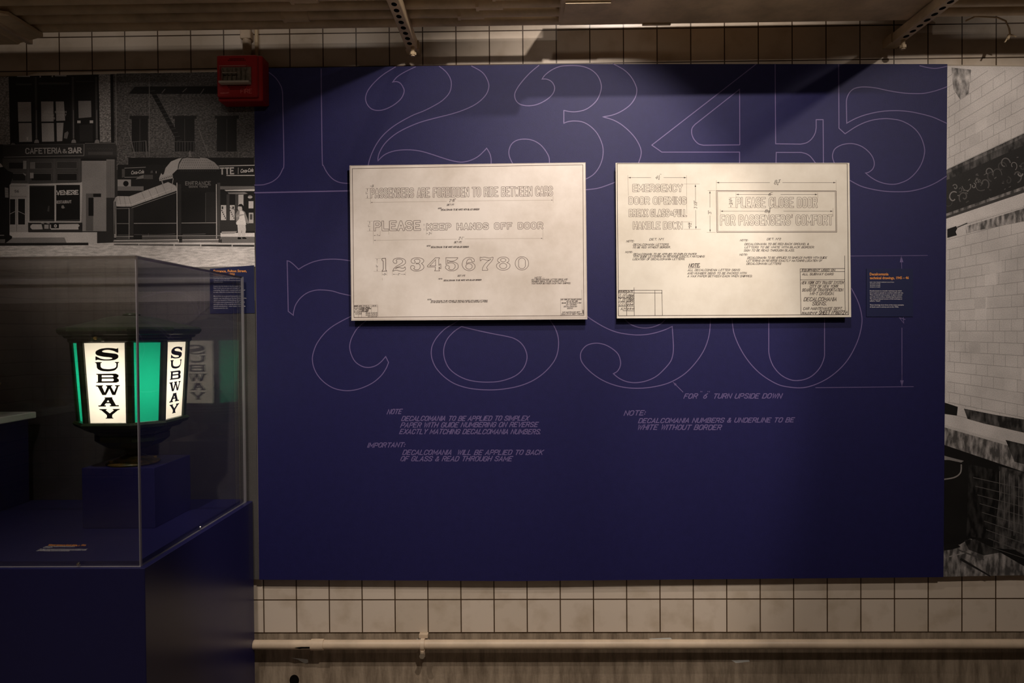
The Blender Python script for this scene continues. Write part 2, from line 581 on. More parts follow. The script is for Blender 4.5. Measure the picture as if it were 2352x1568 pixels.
class Art:
    """flat print on a plane; crop = (x0, y0, scale) of the coordinates drawn in"""

    def __init__(s, Y=None, fn=None, step=6e-6, base=4e-5):
        s.mb, s.Y, s.fn, s.n, s.step, s.base = MB(), Y, fn, 0, step, base
        s.c = (0, 0, 1)

    def crop(s, x, y, k):
        s.c = (x, y, k)
        return s

    def w(s, p, off):
        px, py = s.c[0] + p[0] / s.c[2], s.c[1] + p[1] / s.c[2]
        return s.fn(px, py, off) if s.fn else at(px, py, s.Y - off)

    def off(s):
        return s.base + s.n * s.step

    def nxt(s):
        s.n += 1
        return s

    def poly(s, pts, tone=1.0, m=0, new=True):
        if new:
            s.n += 1
        o = s.off()
        a = sum(pts[i][0] * pts[(i + 1) % len(pts)][1] - pts[(i + 1) % len(pts)][0] * pts[i][1] for i in range(len(pts)))
        vs = [s.w(p, o) for p in (pts if a < 0 else reversed(pts))]
        s.mb.add(vs, [tuple(range(len(vs)))], m, tone)

    def rect(s, x0, y0, x1, y1, tone=1.0, m=0, new=True):
        s.poly([(x0, y0), (x1, y0), (x1, y1), (x0, y1)], tone, m, new)

    def line(s, pts, wd, tone=1.0, m=0, closed=False, cap=0.0, new=False):
        if new:
            s.n += 1
        pts = [tuple(p) for i, p in enumerate(pts) if i == 0 or abs(p[0] - pts[i - 1][0]) + abs(p[1] - pts[i - 1][1]) > 1e-6]
        if closed and (abs(pts[0][0] - pts[-1][0]) + abs(pts[0][1] - pts[-1][1]) < 1e-6):
            pts = pts[:-1]
        n = len(pts)
        if n < 2:
            return
        o = s.off()
        L, R = [], []
        for i in range(n):
            a = pts[i - 1] if (closed or i > 0) else None
            b = pts[(i + 1) % n] if (closed or i < n - 1) else None
            p = pts[i]

            def un(u, v):
                d = math.hypot(v[0] - u[0], v[1] - u[1]) or 1
                return ((v[0] - u[0]) / d, (v[1] - u[1]) / d)
            d0 = un(a, p) if a else un(p, b)
            d1 = un(p, b) if b else d0
            nx, ny = -(d0[1] + d1[1]), d0[0] + d1[0]
            q = math.hypot(nx, ny)
            if q < 0.35:
                nx, ny, k = -d0[1], d0[0], 1.0
            else:
                nx, ny = nx / q, ny / q
                k = 1 / max(0.45, nx * -d0[1] + ny * d0[0])
            if not a:
                p = (p[0] - d1[0] * cap, p[1] - d1[1] * cap)
            if not b:
                p = (p[0] + d0[0] * cap, p[1] + d0[1] * cap)
            h = wd / 2 * k
            L.append((p[0] + nx * h, p[1] + ny * h))
            R.append((p[0] - nx * h, p[1] - ny * h))
        vs = [s.w(p, o) for p in L] + [s.w(p, o) for p in R]
        fs = [(i, (i + 1) % n, n + (i + 1) % n, n + i) for i in range(n if closed else n - 1)]
        s.mb.add(vs, fs, m, tone)

    def text(s, st, p0, p1, h, wd, slant=0.0, tone=1.0, m=0, gap=1.7, space=2.6, cap=None, jit=0.0, inset=0.0):
        dx, dy = p1[0] - p0[0], p1[1] - p0[1]
        D = math.hypot(dx, dy)
        ex, ey = dx / D, dy / D
        ux, uy = ey, -ex
        adv, tot = [], 0.0
        for ch in st:
            g = GLP.get(ch)
            wch = space if g is None else max(q[0] for pl in g for q in pl)
            adv.append((tot, g))
            tot += wch + (gap if g else gap * 0.4)
        tot -= gap
        kx, ky = (D - 2 * inset) / tot, (h - 2 * inset) / 6
        rnd = random.Random(len(st) * 7 + int(p0[0]))
        for x, g in adv:
            if g is None:
                continue
            jx, jy = rnd.uniform(-jit, jit), rnd.uniform(-jit, jit)
            for pl in g:
                P = []
                for gx, gy in pl:
                    X = inset + (x + gx) * kx + jx + slant * gy * ky
                    Yv = inset + gy * ky + jy
                    P.append((p0[0] + ex * X + ux * Yv, p0[1] + ey * X + uy * Yv))
                if s.Y != globals().get('YD'):
                    s.n += 0.25      # crossing strokes must not share one plane
                s.line(P, wd, tone, m, False, wd / 2 if cap is None else cap)

    def outlined(s, st, p0, p1, h, wo, wi, ink=0, paper=1, gap=1.7, space=2.6):
        """drawn outline of block letters: the contour of each stroked letter"""
        dx, dy = p1[0] - p0[0], p1[1] - p0[1]
        D = math.hypot(dx, dy)
        ex, ey = dx / D, dy / D
        adv, tot = [], 0.0
        for ch in st:
            g = GLP.get(ch)
            adv.append((tot, g))
            tot += (space if g is None else max(q[0] for pl in g for q in pl)) + (gap if g else gap * 0.4)
        tot -= gap
        r, lw = (wo + wi) / 4, (wo - wi) / 2
        kx, ky = (D - wo) / tot, (h - wo) / 6
        for x, g in adv:
            if g is None:
                continue
            segs = [[(wo / 2 + (x + gx) * kx, wo / 2 + gy * ky) for gx, gy in pl] for pl in g]
            for loop in contour(segs, r):
                s.line([(p0[0] + ex * a + ey * b, p0[1] + ey * a - ex * b) for a, b in loop], lw, m=ink, closed=True)

    def type(s, st, p0, p1, h, m=0, tone=1.0, bold=0.0, slant=0.0):
        """set in the built-in sans face, fitted between p0 and p1 (baseline)"""
        vs, fs, x1 = font_mesh(st, bold)
        if not vs:
            return
        dx, dy = p1[0] - p0[0], p1[1] - p0[1]
        D = math.hypot(dx, dy)
        ex, ey = dx / D, dy / D
        k = D / x1
        kh = h / 0.70
        o = s.off()
        s.mb.add([s.w((p0[0] + ex * (x * k + slant * y * kh) + ey * y * kh, p0[1] + ey * x * k - ex * y * kh), o) for x, y in vs], fs, m, tone)

    def arrow(s, tip, frm, size, wd, tone=1.0, m=0, head_only=False):
        d = math.hypot(frm[0] - tip[0], frm[1] - tip[1])
        ux, uy = (frm[0] - tip[0]) / d, (frm[1] - tip[1]) / d
        if not head_only:
            s.line([tip, frm], wd, tone, m)
        b = (tip[0] + ux * size, tip[1] + uy * size)
        s.poly([tip, (b[0] - uy * size * .28, b[1] + ux * size * .28), (b[0] + uy * size * .28, b[1] - ux * size * .28)], tone, m, False)

    def dim(s, p0, p1, hole, size, wd, m=0, tone=1.0):
        """dimension line with arrowheads, broken in the middle for its figure"""
        (a, b), (c, d) = p0, p1
        L = math.hypot(c - a, d - b)
        ux, uy = (c - a) / L, (d - b) / L
        mid = L / 2
        q = lambda t: (a + ux * t, b + uy * t)
        if hole > 0:
            s.line([p0, q(mid - hole / 2)], wd, tone, m)
            s.line([q(mid + hole / 2), p1], wd, tone, m)
        else:
            s.line([p0, p1], wd, tone, m)
        s.arrow(p0, p1, size, wd, tone, m, True)
        s.arrow(p1, p0, size, wd, tone, m, True)


_FM = {}


def font_mesh(st, bold):
    k = (st, bold)
    if k not in _FM:
        cu = bpy.data.curves.new('tmp', 'FONT')
        cu.body = st
        cu.size = 1.0
        cu.offset = bold
        cu.resolution_u = 2
        o = bpy.data.objects.new('tmp', cu)
        COL.objects.link(o)
        dg = bpy.context.evaluated_depsgraph_get()
        me = bpy.data.meshes.new_from_object(o.evaluated_get(dg))
        vs = [(v.co.x, v.co.y) for v in me.vertices]
        fs = [tuple(p.vertices) for p in me.polygons]
        bpy.data.objects.remove(o)
        bpy.data.curves.remove(cu)
        bpy.data.meshes.remove(me)
        x0 = min(v[0] for v in vs) if vs else 0
        vs = [(x - x0, y) for x, y in vs]
        _FM[k] = (vs, fs, max(v[0] for v in vs) if vs else 1)
    return _FM[k]


def slab_px(quad, Yf, Yb, mb, m=0, medge=None, Yq=None):
    """upright board: front outline given in photo pixels on plane Yf, carried straight back to Yb"""
    fr = [at(p[0], p[1], Yf if Yq is None else Yq) for p in quad]
    fr = [Vector((v.x, Yf, v.z)) for v in fr]
    bk = [Vector((v.x, Yb, v.z)) for v in fr]
    n = len(quad)
    mb.add(fr, [tuple(reversed(range(n)))], m)
    mb.add(bk, [tuple(range(n))], m if medge is None else medge)
    for i in range(n):
        j = (i + 1) % n
        mb.add([fr[i], fr[j], bk[j], bk[i]], [(0, 1, 2, 3)], m if medge is None else medge)
    return fr


# ------------------------------------------------------------------ the room
XL, XR, YB, ZC = -6.0, 6.0, -7.0, 4.2
b = MB(); b.box((XL, 0, GZ0), (XR, 0.2, ZC)); struct(obj('wall_back', b, M_TILE))
b = MB(); b.box((XL, 0.003, 0), (XR, 0.2, GZ0)); base = struct(obj('baseboard_back', b, M_CONC))
b = MB(); b.box((XL - 0.2, YB, 0), (XL, 0.2, ZC)); struct(obj('wall_left', b, M_TILE))
b = MB(); b.box((XR, YB, 0), (XR + 0.2, 0.2, ZC)); struct(obj('wall_right', b, M_TILE))
b = MB(); b.box((XL - 0.2, YB - 0.2, 0), (XR + 0.2, YB, ZC)); struct(obj('wall_front', b, M_TILE))
b = MB(); b.box((XL - 0.2, YB - 0.2, -0.2), (XR + 0.2, 0.2, 0)); struct(obj('floor', b, M_FLOOR))
b = MB(); b.box((XL - 0.2, YB - 0.2, ZC), (XR + 0.2, 0.2, ZC + 0.2)); struct(obj('ceiling', b, M_CEIL))
# marks on the concrete: hole, paint scrapes
a = Art(0.003)
a.poly(ell(676, 1562, 11, 13), m=0)
a.poly([(668, 1510), (690, 1512), (707, 1514), (708, 1521), (702, 1523), (694, 1520), (684, 1514)], m=1)
a.poly([(1680, 1516), (1720, 1515), (1722, 1519), (1690, 1522)], m=1)
a.poly([(1490, 1466), (1540, 1464), (1545, 1469), (1500, 1470)], m=1)
a.poly([(957, 1467), (985, 1467), (984, 1476), (975, 1478), (960, 1476)], m=1)
obj('paint_scrape', a.mb, [M_HOLE, M_SLAB], base)

# ------------------------------------------------------------------ blue panel with giant numerals
YP = -0.036
root = thing('display_panel', 'large matte blue wall panel printed with giant outlined numerals and drafting notes', 'display panel', at(1380, 1331, YP))
b = MB()
slab_px([(583, 157), (1300, 147), (2176, 147), (2167, 1325), (1180, 1334), (595, 1331)], YP, -0.001, b, 0, 0)
obj('board', b, M_BLUE, root)
a = Art(YP)
LW = 1.95
cA, cB, cC, cD, cE, cF = (580, 140, 3.92), (1140, 140, 3.92), (1640, 140, 3.92), (620, 540, 3.92), (940, 700, 4.523), (1300, 700, 2.868)


def new_numeral():
    global a
    if a.mb.v:
        obj('printed_numeral', a.mb, M_LILAC, root)
    a = Art(YP)


def S(c, *segs, w=LW):
    """each seg: list of points; 's' splines them, 'l' keeps them straight"""
    a.crop(*c)
    pts = []
    for kind, pp in segs:
        q = spline(pp) if kind == 's' else pp
        pts += q if not pts else q[(1 if q[0] == pts[-1] else 0):]
    a.line(pts, w * c[2])


new_numeral()
S(cA, ('s', [(100, 88), (150, 105), (205, 150), (245, 205), (268, 270), (273, 400), (279, 680), (282, 930), (270, 975), (235, 1040), (180, 1085), (120, 1108), (85, 1115), (15, 1117)]))
S(cA, ('s', [(618, 68), (620, 300), (622, 480), (628, 890), (640, 945), (675, 1010), (720, 1060), (775, 1090), (835, 1100), (900, 1100)]))
new_numeral()
S(cA, ('s', [(1470, 52), (1440, 65), (1360, 105), (1300, 145), (1262, 190)]), ('s', [(1262, 190), (1295, 185), (1330, 200), (1355, 235), (1365, 275), (1340, 335), (1280, 390), (1200, 432), (1130, 445), (1070, 430), (1030, 385), (1018, 330), (1040, 265), (1100, 190), (1180, 120), (1290, 52)]))
S(cA, ('s', [(1680, 46), (1740, 95), (1780, 155), (1790, 220), (1770, 290), (1710, 355), (1630, 405), (1540, 450), (1440, 490), (1320, 555), (1240, 610), (1170, 675), (1115, 750), (1075, 830), (1050, 900), (1040, 950)]))
S(cA, ('s', [(1970, 44), (2060, 95), (2105, 150), (2128, 220), (2110, 290), (2060, 350), (1990, 400), (1890, 445), (1780, 480), (1640, 515), (1500, 555), (1370, 610), (1270, 670), (1190, 745), (1145, 820), (1130, 870), (1130, 898)]),
  ('s', [(1130, 898), (1180, 850), (1240, 820), (1320, 803), (1420, 800), (1520, 813), (1620, 842), (1720, 875), (1800, 898), (1880, 910), (1960, 895), (2030, 860), (2080, 815), (2108, 785)]),
  ('s', [(2108, 785), (2135, 830), (2148, 880), (2148, 940)]))
new_numeral()
S(cB, ('s', [(385, 38), (300, 110), (220, 200), (175, 270), (165, 315), (180, 360), (220, 392), (290, 403), (370, 390), (450, 350), (505, 300), (525, 250), (515, 210), (490, 180), (450, 163), (412, 163)]),
  ('s', [(412, 163), (440, 125), (500, 80), (570, 50), (640, 42), (720, 42), (800, 55), (870, 90), (920, 145), (945, 220), (935, 290), (900, 360), (840, 415), (780, 445), (710, 457), (660, 455), (608, 445)]),
  ('l', [(608, 445), (608, 560)]),
  ('s', [(608, 560), (650, 545), (710, 540), (780, 550), (850, 590), (910, 655), (950, 740), (962, 810), (952, 890), (920, 965), (870, 1025), (800, 1066)]))
S(cB, ('s', [(1050, 24), (1150, 80), (1215, 145), (1255, 220), (1265, 270), (1250, 330), (1205, 395), (1130, 450), (1050, 485), (960, 503)]),
  ('s', [(960, 503), (1050, 530), (1130, 575), (1210, 645), (1265, 715), (1300, 790), (1302, 850), (1275, 930)]))
S(cB, ('s', [(790, 1160), (900, 1148), (980, 1125), (1085, 1085)]))
S(cB, ('s', [(150, 930), (118, 860), (115, 800), (140, 745), (190, 712), (260, 703), (330, 715), (395, 752), (445, 810), (475, 870), (478, 930)]))
new_numeral()
S(cB, ('l', [(2340, 28), (1400, 757), (1490, 820), (2190, 820), (2190, 930)]))
S(cB, ('l', [(2192, 755), (1865, 758)]), ('s', [(1865, 758), (1820, 745), (1780, 705), (1760, 655), (1763, 605), (1790, 570)]), ('l', [(1790, 570), (2190, 255), (2192, 755)]))
S(cC, ('l', [(550, 26), (555, 745), (780, 748)]), ('s', [(780, 748), (835, 735), (880, 700), (910, 650), (920, 600)]), ('l', [(920, 600), (920, 528), (982, 528), (985, 930)]))
S(cC, ('l', [(558, 930), (560, 823), (785, 823)]), ('s', [(785, 823), (830, 835), (870, 862), (915, 920)]))
new_numeral()
S(cC, ('l', [(1122, 26), (1125, 605), (1180, 655)]), ('s', [(1180, 655), (1280, 590), (1380, 545), (1480, 523), (1580, 520), (1690, 540), (1790, 595), (1855, 670), (1890, 760), (1895, 830), (1870, 920), (1820, 1000), (1750, 1065), (1670, 1100), (1610, 1110), (1540, 1103), (1470, 1080), (1410, 1045), (1365, 1008)]),
  ('s', [(1365, 1008), (1395, 1000), (1430, 970), (1443, 925), (1430, 870), (1395, 820), (1340, 775), (1280, 750), (1220, 743), (1150, 755), (1090, 790), (1068, 840), (1070, 880), (1088, 930)]))
S(cC, ('s', [(2100, 230), (2050, 250), (1970, 275), (1880, 292), (1780, 293), (1680, 285), (1560, 265), (1470, 245), (1390, 235), (1320, 235), (1260, 250), (1220, 285), (1195, 340), (1192, 400)]), ('l', [(1192, 400), (1195, 560)]),
  ('s', [(1195, 560), (1280, 515), (1380, 480), (1500, 455), (1620, 447), (1740, 453), (1860, 475), (1970, 505), (2050, 540), (2098, 562)]))
S(cC, ('s', [(1215, 1070), (1320, 1125), (1430, 1155), (1540, 1172), (1640, 1177), (1760, 1172), (1880, 1145), (1990, 1100), (2096, 1035)]))
S(cC, ('s', [(1850, 42), (1940, 62), (2010, 65), (2098, 48)]))
new_numeral()
S(cD, ('s', [(750, 548), (640, 525), (560, 502), (480, 493), (410, 495), (340, 517), (280, 560), (235, 620), (215, 680), (210, 720)]), ('l', [(210, 720), (165, 685), (155, 230)]),
  ('s', [(155, 230), (180, 238), (215, 265), (258, 307)]), ('s', [(258, 307), (310, 275), (390, 240), (480, 220), (570, 215), (650, 220), (750, 234)]))
S(cD, ('s', [(750, 720), (640, 775), (550, 830), (480, 895), (420, 980), (390, 1060), (382, 1120), (395, 1190), (430, 1260), (490, 1325), (570, 1375), (660, 1397), (750, 1395), (840, 1370), (930, 1325), (1000, 1265), (1045, 1200), (1068, 1145)]),
  ('l', [(1068, 1145), (1042, 1092)]), ('s', [(1042, 1092), (1000, 1140), (950, 1175), (890, 1190), (830, 1180), (770, 1140), (735, 1080), (718, 1010), (730, 940), (765, 870), (800, 825), (890, 750)]))
new_numeral()
S(cD, ('s', [(1720, 750), (1655, 795), (1580, 840), (1510, 910), (1465, 985), (1452, 1060), (1465, 1130), (1500, 1200), (1570, 1275), (1660, 1335), (1770, 1372), (1880, 1388), (2000, 1392), (2120, 1382), (2240, 1358), (2352, 1316), (2450, 1253), (2528, 1175), (2577, 1097), (2598, 1002), (2594, 915), (2568, 837), (2520, 760)]))
S(cD, ('s', [(1725, 822), (1660, 865), (1600, 930), (1570, 1000), (1565, 1070), (1580, 1135), (1615, 1200), (1680, 1255), (1770, 1298), (1870, 1318), (1980, 1322), (2080, 1312), (2180, 1280), (2250, 1235), (2295, 1175), (2315, 1100), (2300, 1030), (2260, 970), (2200, 930), (2130, 910), (2000, 885), (1860, 855), (1725, 822)]))
new_numeral()
S(cF, ('s', [(110, 40), (140, 75), (190, 110), (260, 150), (330, 178), (400, 192), (480, 198), (560, 190), (640, 168), (700, 142)]), ('l', [(700, 142), (708, 270)]),
  ('s', [(708, 270), (705, 320), (690, 370), (650, 420), (595, 470), (530, 500), (460, 512), (400, 505), (350, 483), (312, 453)]),
  ('s', [(312, 453), (340, 435), (358, 400), (357, 360), (340, 320), (300, 285), (250, 260), (195, 252), (140, 265), (105, 300), (95, 340), (110, 385), (160, 440), (230, 490), (310, 525), (400, 545), (500, 548), (600, 535), (690, 508), (780, 455), (850, 385), (905, 305), (935, 230), (948, 160), (953, 70)]))
S(cF, ('s', [(380, 80), (398, 105), (430, 130), (480, 148), (530, 152), (580, 143), (630, 120), (665, 80)]))
new_numeral()
S(cF, ('s', [(1092, 70), (1095, 105), (1105, 180), (1135, 260), (1180, 340), (1240, 415), (1310, 475), (1400, 525), (1480, 542), (1560, 545), (1640, 525), (1730, 480), (1810, 415), (1870, 340), (1920, 240), (1945, 150), (1950, 90), (1940, 30), (1920, -30), (1880, -110)]))
S(cF, ('l', [(1336, 70), (1336, 310)]), ('s', [(1336, 310), (1345, 355), (1370, 410), (1415, 460), (1470, 490), (1520, 498), (1580, 488), (1630, 460), (1675, 410), (1700, 350), (1703, 310)]), ('l', [(1703, 310), (1703, 70)]))
new_numeral()
a = Art(YP)
S(cA, ('l', [(15, 1186), (900, 1168)]), w=2.8)
obj('baseline_rule', a.mb, M_LILAC, root)
a = Art(YP)
a.crop(*cF)
a.arrow((705, 508), (772, 575), 26, 4)
obj('leader_arrow', a.mb, M_LILAC, root)
a = Art(YP)
a.crop(*cF)
a.line([(1643, 545), (2290, 538)], 4)
a.line([(2213, 150), (2213, 500)], 4)
a.arrow((2213, 537), (2213, 400), 40, 4)
a.crop(1970, 560, 4.61)
a.line([(-80, 128), (742, 122)], 5)
a.arrow((462, 126), (466, 262), 68, 5)
a.line([(440, 780), (505, 800)], 6)
a.line([(440, 778), (488, 838), (483, 772)], 6)
obj('dimension_lines', a.mb, M_LILAC, root)
K = dict(slant=0.42, jit=1.2)
for crop, lines in (((820, 880, 4.523), (("NOTE", 312, 318, 455, 315, 46), ("DECALCOMANIA TO BE APPLIED TO SIMPLEX", 462, 388, 1775, 384, 45), ("PAPER WITH GUIDE NUMBERING ON REVERSE", 452, 456, 1868, 450, 46), ("EXACTLY MATCHING DECALCOMANIA NUMBERS.", 442, 524, 1898, 525, 46))),
                    ((820, 880, 4.523), (("IMPORTANT:", 108, 666, 488, 660, 44), ("DECALCOMANIA  WILL BE APPLIED TO BACK", 472, 740, 1922, 740, 46), ("OF GLASS & READ THROUGH SAME", 450, 806, 1600, 806, 46))),
                    ((1400, 860, 4.523), (("FOR  6  TURN UPSIDE DOWN", 772, 246, 1780, 244, 46),)),
                    ((1400, 860, 4.523), (("NOTE:", 150, 424, 362, 418, 46), ("DECALCOMANIA NUMBERS & UNDERLINE TO BE", 298, 500, 1905, 492, 44), ("WHITE WITHOUT BORDER", 288, 570, 1150, 572, 48)))):
    a = Art(YP)
    a.crop(*crop)
    for st, x0, y0, x1, y1, h in lines:
        a.text(st, (x0, y0), (x1, y1), h, 8, **K)
    if len(lines) == 1:
        for x in (945, 958, 1020, 1036):
            a.line([(x, 172), (x + 4, 182)], 6)
    obj('printed_note', a.mb, M_LILAC, root)

# ------------------------------------------------------------------ the two technical drawings
YD = YP - 0.038


def drawing(label, quad, paper):
    t = thing('technical_drawing', label, 'technical drawing', at((quad[0][0] + quad[1][0]) / 2, quad[2][1], YD), 'technical drawings mounted on the blue panel')
    b = MB()
    slab_px(quad, YD, YD + 0.007, b, 0, 1)
    obj('sheet', b, [paper, M_EDGE], t)
    for u in (0.2, 0.8):
        b = MB()
        p = at(quad[0][0] * (1 - u) + quad[1][0] * u, (quad[0][1] + quad[2][1]) / 2, YD)
        b.box((p.x - 0.04, YD + 0.007, p.z - 0.2), (p.x + 0.04, YP - 0.0006, p.z + 0.2))
        obj('mounting_cleat', b, M_EDGE, t)
    return t


t1 = drawing('pale lettering sheet reading PASSENGERS ARE FORBIDDEN, with numerals 1 to 0 below', [(803, 380), (1345, 373), (1349, 733), (807, 736)], M_PAPER)
a = Art(YD)
c4 = (780, 350, 3.824)
INK, PAP, FNT, MID = 0, 1, 2, 3
MI = [M_INK, M_PAPER, M_INKF, M_INKM]
a.crop(*c4)
a.line([(94, 118), (2160, 92), (2168, 1450), (106, 1468)], 3.0, m=FNT, closed=True)
a.line([(112, 142), (2136, 108), (2146, 1432), (126, 1448)], 4.5, m=MID, closed=True)
obj('border_rule', a.mb, MI, t1)
def lettered(parent, mats, crop, *items):
    """one part per drawn line of outlined letters"""
    for st, p, q, h, wo, wi, k in items:
        A = Art(YD)
        A.crop(*crop)
        A.outlined(st, p, q, h, wo, wi, MID, PAP, **k)
        obj('outlined_lettering', A.mb, mats, parent)


lettered(t1, MI, c4, ("PASSENGERS ARE FORBIDDEN TO RIDE BETWEEN CARS", (270, 403), (1875, 384), 90, 15.5, 9.0, dict(gap=2.0, space=3.4)),
         ("PLEASE", (298, 692), (714, 687), 92, 21, 13.5, dict(gap=2.0)), ("KEEP HANDS OFF DOOR", (761, 686), (1789, 673), 64, 17, 10.0, dict(gap=2.6, space=3.6)))
a = Art(YD)
c3, c5 = (790, 560, 7.84), (1080, 560, 8.4)
NW = 8.5
a.crop(*c3)
a.line([(682, 280), (690, 262), (748, 258), (752, 290), (752, 450), (756, 475), (770, 490), (688, 494), (688, 485), (700, 470), (708, 450), (706, 310), (690, 298)], NW + 2, m=MID, closed=True)
a.line(spline([(950, 342), (935, 352), (905, 345), (885, 320), (890, 290), (920, 265), (985, 255), (1050, 262), (1095, 285), (1110, 325), (1100, 355), (1060, 385), (985, 410), (940, 430), (925, 445)]) + spline([(960, 430), (1000, 425), (1040, 435), (1075, 435), (1098, 412)])
       + spline([(1098, 412), (1108, 440), (1100, 470), (1060, 490), (1010, 490), (960, 475), (920, 475), (880, 492)]) + spline([(880, 492), (895, 450), (935, 410), (1000, 370), (1045, 340), (1055, 310), (1040, 285), (1000, 272), (960, 278), (940, 295), (955, 320), (950, 342)]), NW, m=MID, closed=True)
a.line(spline([(1235, 348), (1215, 330), (1210, 300), (1230, 270), (1280, 252), (1340, 250), (1400, 262), (1435, 290), (1432, 325), (1395, 352)]) + spline([(1395, 352), (1430, 385), (1440, 420), (1420, 455), (1370, 480), (1310, 490), (1250, 480), (1210, 455), (1200, 420), (1215, 395), (1245, 390), (1270, 405), (1270, 430), (1255, 445)])
       + spline([(1255, 445), (1290, 465), (1340, 462), (1370, 430), (1372, 390), (1350, 360), (1300, 360)]) + [(1300, 345)] + spline([(1300, 345), (1345, 345), (1368, 315), (1360, 285), (1320, 272), (1280, 282), (1265, 300), (1285, 325), (1265, 350), (1235, 348)]), NW, m=MID, closed=True)
a.line([(1500, 400), (1645, 250), (1720, 248), (1720, 262), (1708, 270), (1708, 385), (1722, 385), (1722, 362), (1745, 362), (1745, 445), (1722, 445), (1722, 420), (1710, 420), (1710, 465), (1722, 485), (1632, 485), (1645, 465), (1645, 415), (1510, 415)], NW, m=MID, closed=True)
a.line([(1545, 395), (1650, 285), (1650, 395)], NW, m=MID, closed=True)
a.line([(1835, 248), (2050, 248)] + spline([(2050, 248), (2030, 280), (1980, 305), (1920, 310), (1865, 290)]) + [(1865, 335)] + spline([(1865, 335), (1920, 322), (1990, 330), (2045, 360), (2060, 410), (2040, 450), (1990, 478), (1930, 485), (1870, 470), (1830, 435), (1830, 405), (1850, 390), (1885, 395), (1900, 420), (1885, 440)])
       + spline([(1885, 440), (1920, 465), (1965, 460), (2000, 420), (2000, 380), (1970, 348), (1920, 340), (1865, 358), (1838, 372)]), NW, m=MID, closed=True)
a.line(spline([(2345, 320), (2310, 325), (2300, 305), (2290, 280), (2262, 270), (2225, 290), (2205, 335), (2205, 355)]) + spline([(2205, 355), (2250, 335), (2310, 340), (2350, 370), (2362, 405), (2345, 445), (2300, 475), (2240, 480), (2180, 460), (2140, 415), (2130, 365), (2145, 300), (2195, 255), (2255, 243), (2310, 252), (2345, 280), (2345, 320)]), NW, m=MID, closed=True)
a.line(ell(2252, 405, 58, 50), NW, m=MID, closed=True)
a.crop(*c5)
a.line([(190, 258), (205, 255), (215, 265)] + spline([(215, 265), (270, 255), (330, 265), (380, 272), (425, 255)]) + spline([(443, 258), (435, 300), (400, 350), (355, 400), (325, 440), (320, 465), (340, 490)]) + [(335, 510), (232, 510)] + spline([(232, 510), (235, 480), (255, 430), (300, 370), (360, 320), (405, 295)])
       + spline([(405, 295), (350, 315), (300, 310), (250, 297), (220, 305), (205, 325)]) + [(193, 325)], NW, m=MID, closed=True)
a.line(spline([(705, 358), (755, 385), (768, 425), (745, 470), (690, 500), (635, 508), (575, 498), (525, 465), (505, 425), (520, 385), (570, 360)]) + spline([(570, 360), (535, 340), (527, 315), (540, 285), (580, 260), (635, 252), (700, 260), (740, 290), (748, 320), (735, 345), (705, 358)]), NW, m=MID, closed=True)
a.line(ell(636, 312, 52, 33), NW, m=MID, closed=True)
a.line(ell(636, 425, 70, 52), NW, m=MID, closed=True)
a.line(ell(998, 375, 130, 130), NW, m=MID, closed=True)
a.line([(933, 330), (933, 420)] + ell(998, 420, 65, 58, 14, 180, 0)[1:] + [(1063, 330)] + ell(998, 330, 65, 58, 14, 360, 180)[1:], NW, m=MID, closed=True)
obj('outlined_numerals', a.mb, MI, t1)
a = Art(YD)
a.crop(*c4)
TW = 2.0
a.line([(271, 400), (274, 452)], TW, m=FNT)
a.line([(1874, 384), (1876, 440)], TW, m=FNT)
for p, q in (((274, 439), (942, 429)), ((1035, 427), (1874, 418))):
    a.line([p, q], TW, m=FNT)
a.arrow((274, 439), (400, 437), 14, TW, m=INK, head_only=True)
a.arrow((1874, 418), (1700, 420), 14, TW, m=INK, head_only=True)
a.text("2'-9", (964, 434), (998, 433), 22, 3.2, 0.3)
a.text("5\"", (1000, 432), (1012, 432), 26, 2.6, 0.3)
a.dim((243, 316), (243, 402), 24, 12, TW, m=INK)
a.line([(228, 316), (270, 315)], TW, m=FNT); a.line([(228, 404), (270, 403)], TW, m=FNT)
a.text("1\"", (247, 366), (247, 348), 16, 2.6)
a.dim((268, 296), (300, 296), 0, 9, TW, m=INK); a.text("3", (282, 303), (294, 303), 18, 2.4, .3)
a.text("DET N*1", (942, 468), (1000, 466), 15, 3, .35)
a.text("NOTE:", (863, 497), (893, 496), 11, 2.6, .35)
a.text("DECALCOMANIA TO BE WHITE WITH BLACK BORDER", (890, 510), (1224, 506), 13, 3, .35)
a.line([(296, 690), (298, 800)], TW, m=FNT); a.line([(1786, 676), (1786, 768)], TW, m=FNT); a.line([(356, 690), (356, 735)], TW, m=FNT)
a.line([(434, 600), (432, 720)], TW, m=FNT)
for p, q in (((300, 772), (1028, 761)), ((1098, 759), (1784, 754))):
    a.line([p, q], TW, m=FNT)
a.arrow((300, 772), (400, 770), 14, TW, m=INK, head_only=True)
a.arrow((1784, 754), (1700, 755), 14, TW, m=INK, head_only=True)
a.text("2'-1", (1046, 765), (1074, 764), 22, 3, .35); a.text("\"", (1085, 757), (1092, 757), 14, 2.4)
a.dim((264, 604), (264, 690), 26, 12, TW, m=INK); a.line([(242, 603), (290, 602)], TW, m=FNT); a.line([(242, 691), (294, 690)], TW, m=FNT)
a.text("1\"", (268, 655), (268, 637), 16, 2.6)
a.dim((300, 729), (356, 729), 18, 11, TW, m=INK); a.text("1", (326, 733), (330, 733), 14, 2.4, .3)
a.dim((742, 626), (742, 684), 18, 8, TW, m=INK)
a.line([(763, 690), (763, 725)], TW, m=FNT); a.line([(808, 690), (808, 722)], TW, m=FNT)
a.line([(764, 712), (776, 712)], 3, m=INK); a.line([(796, 712), (808, 712)], 3, m=INK); a.text("3", (780, 722), (790, 722), 20, 2.6, .3)
a.text("DET N*2", (1006, 796), (1068, 795), 15, 3, .35)
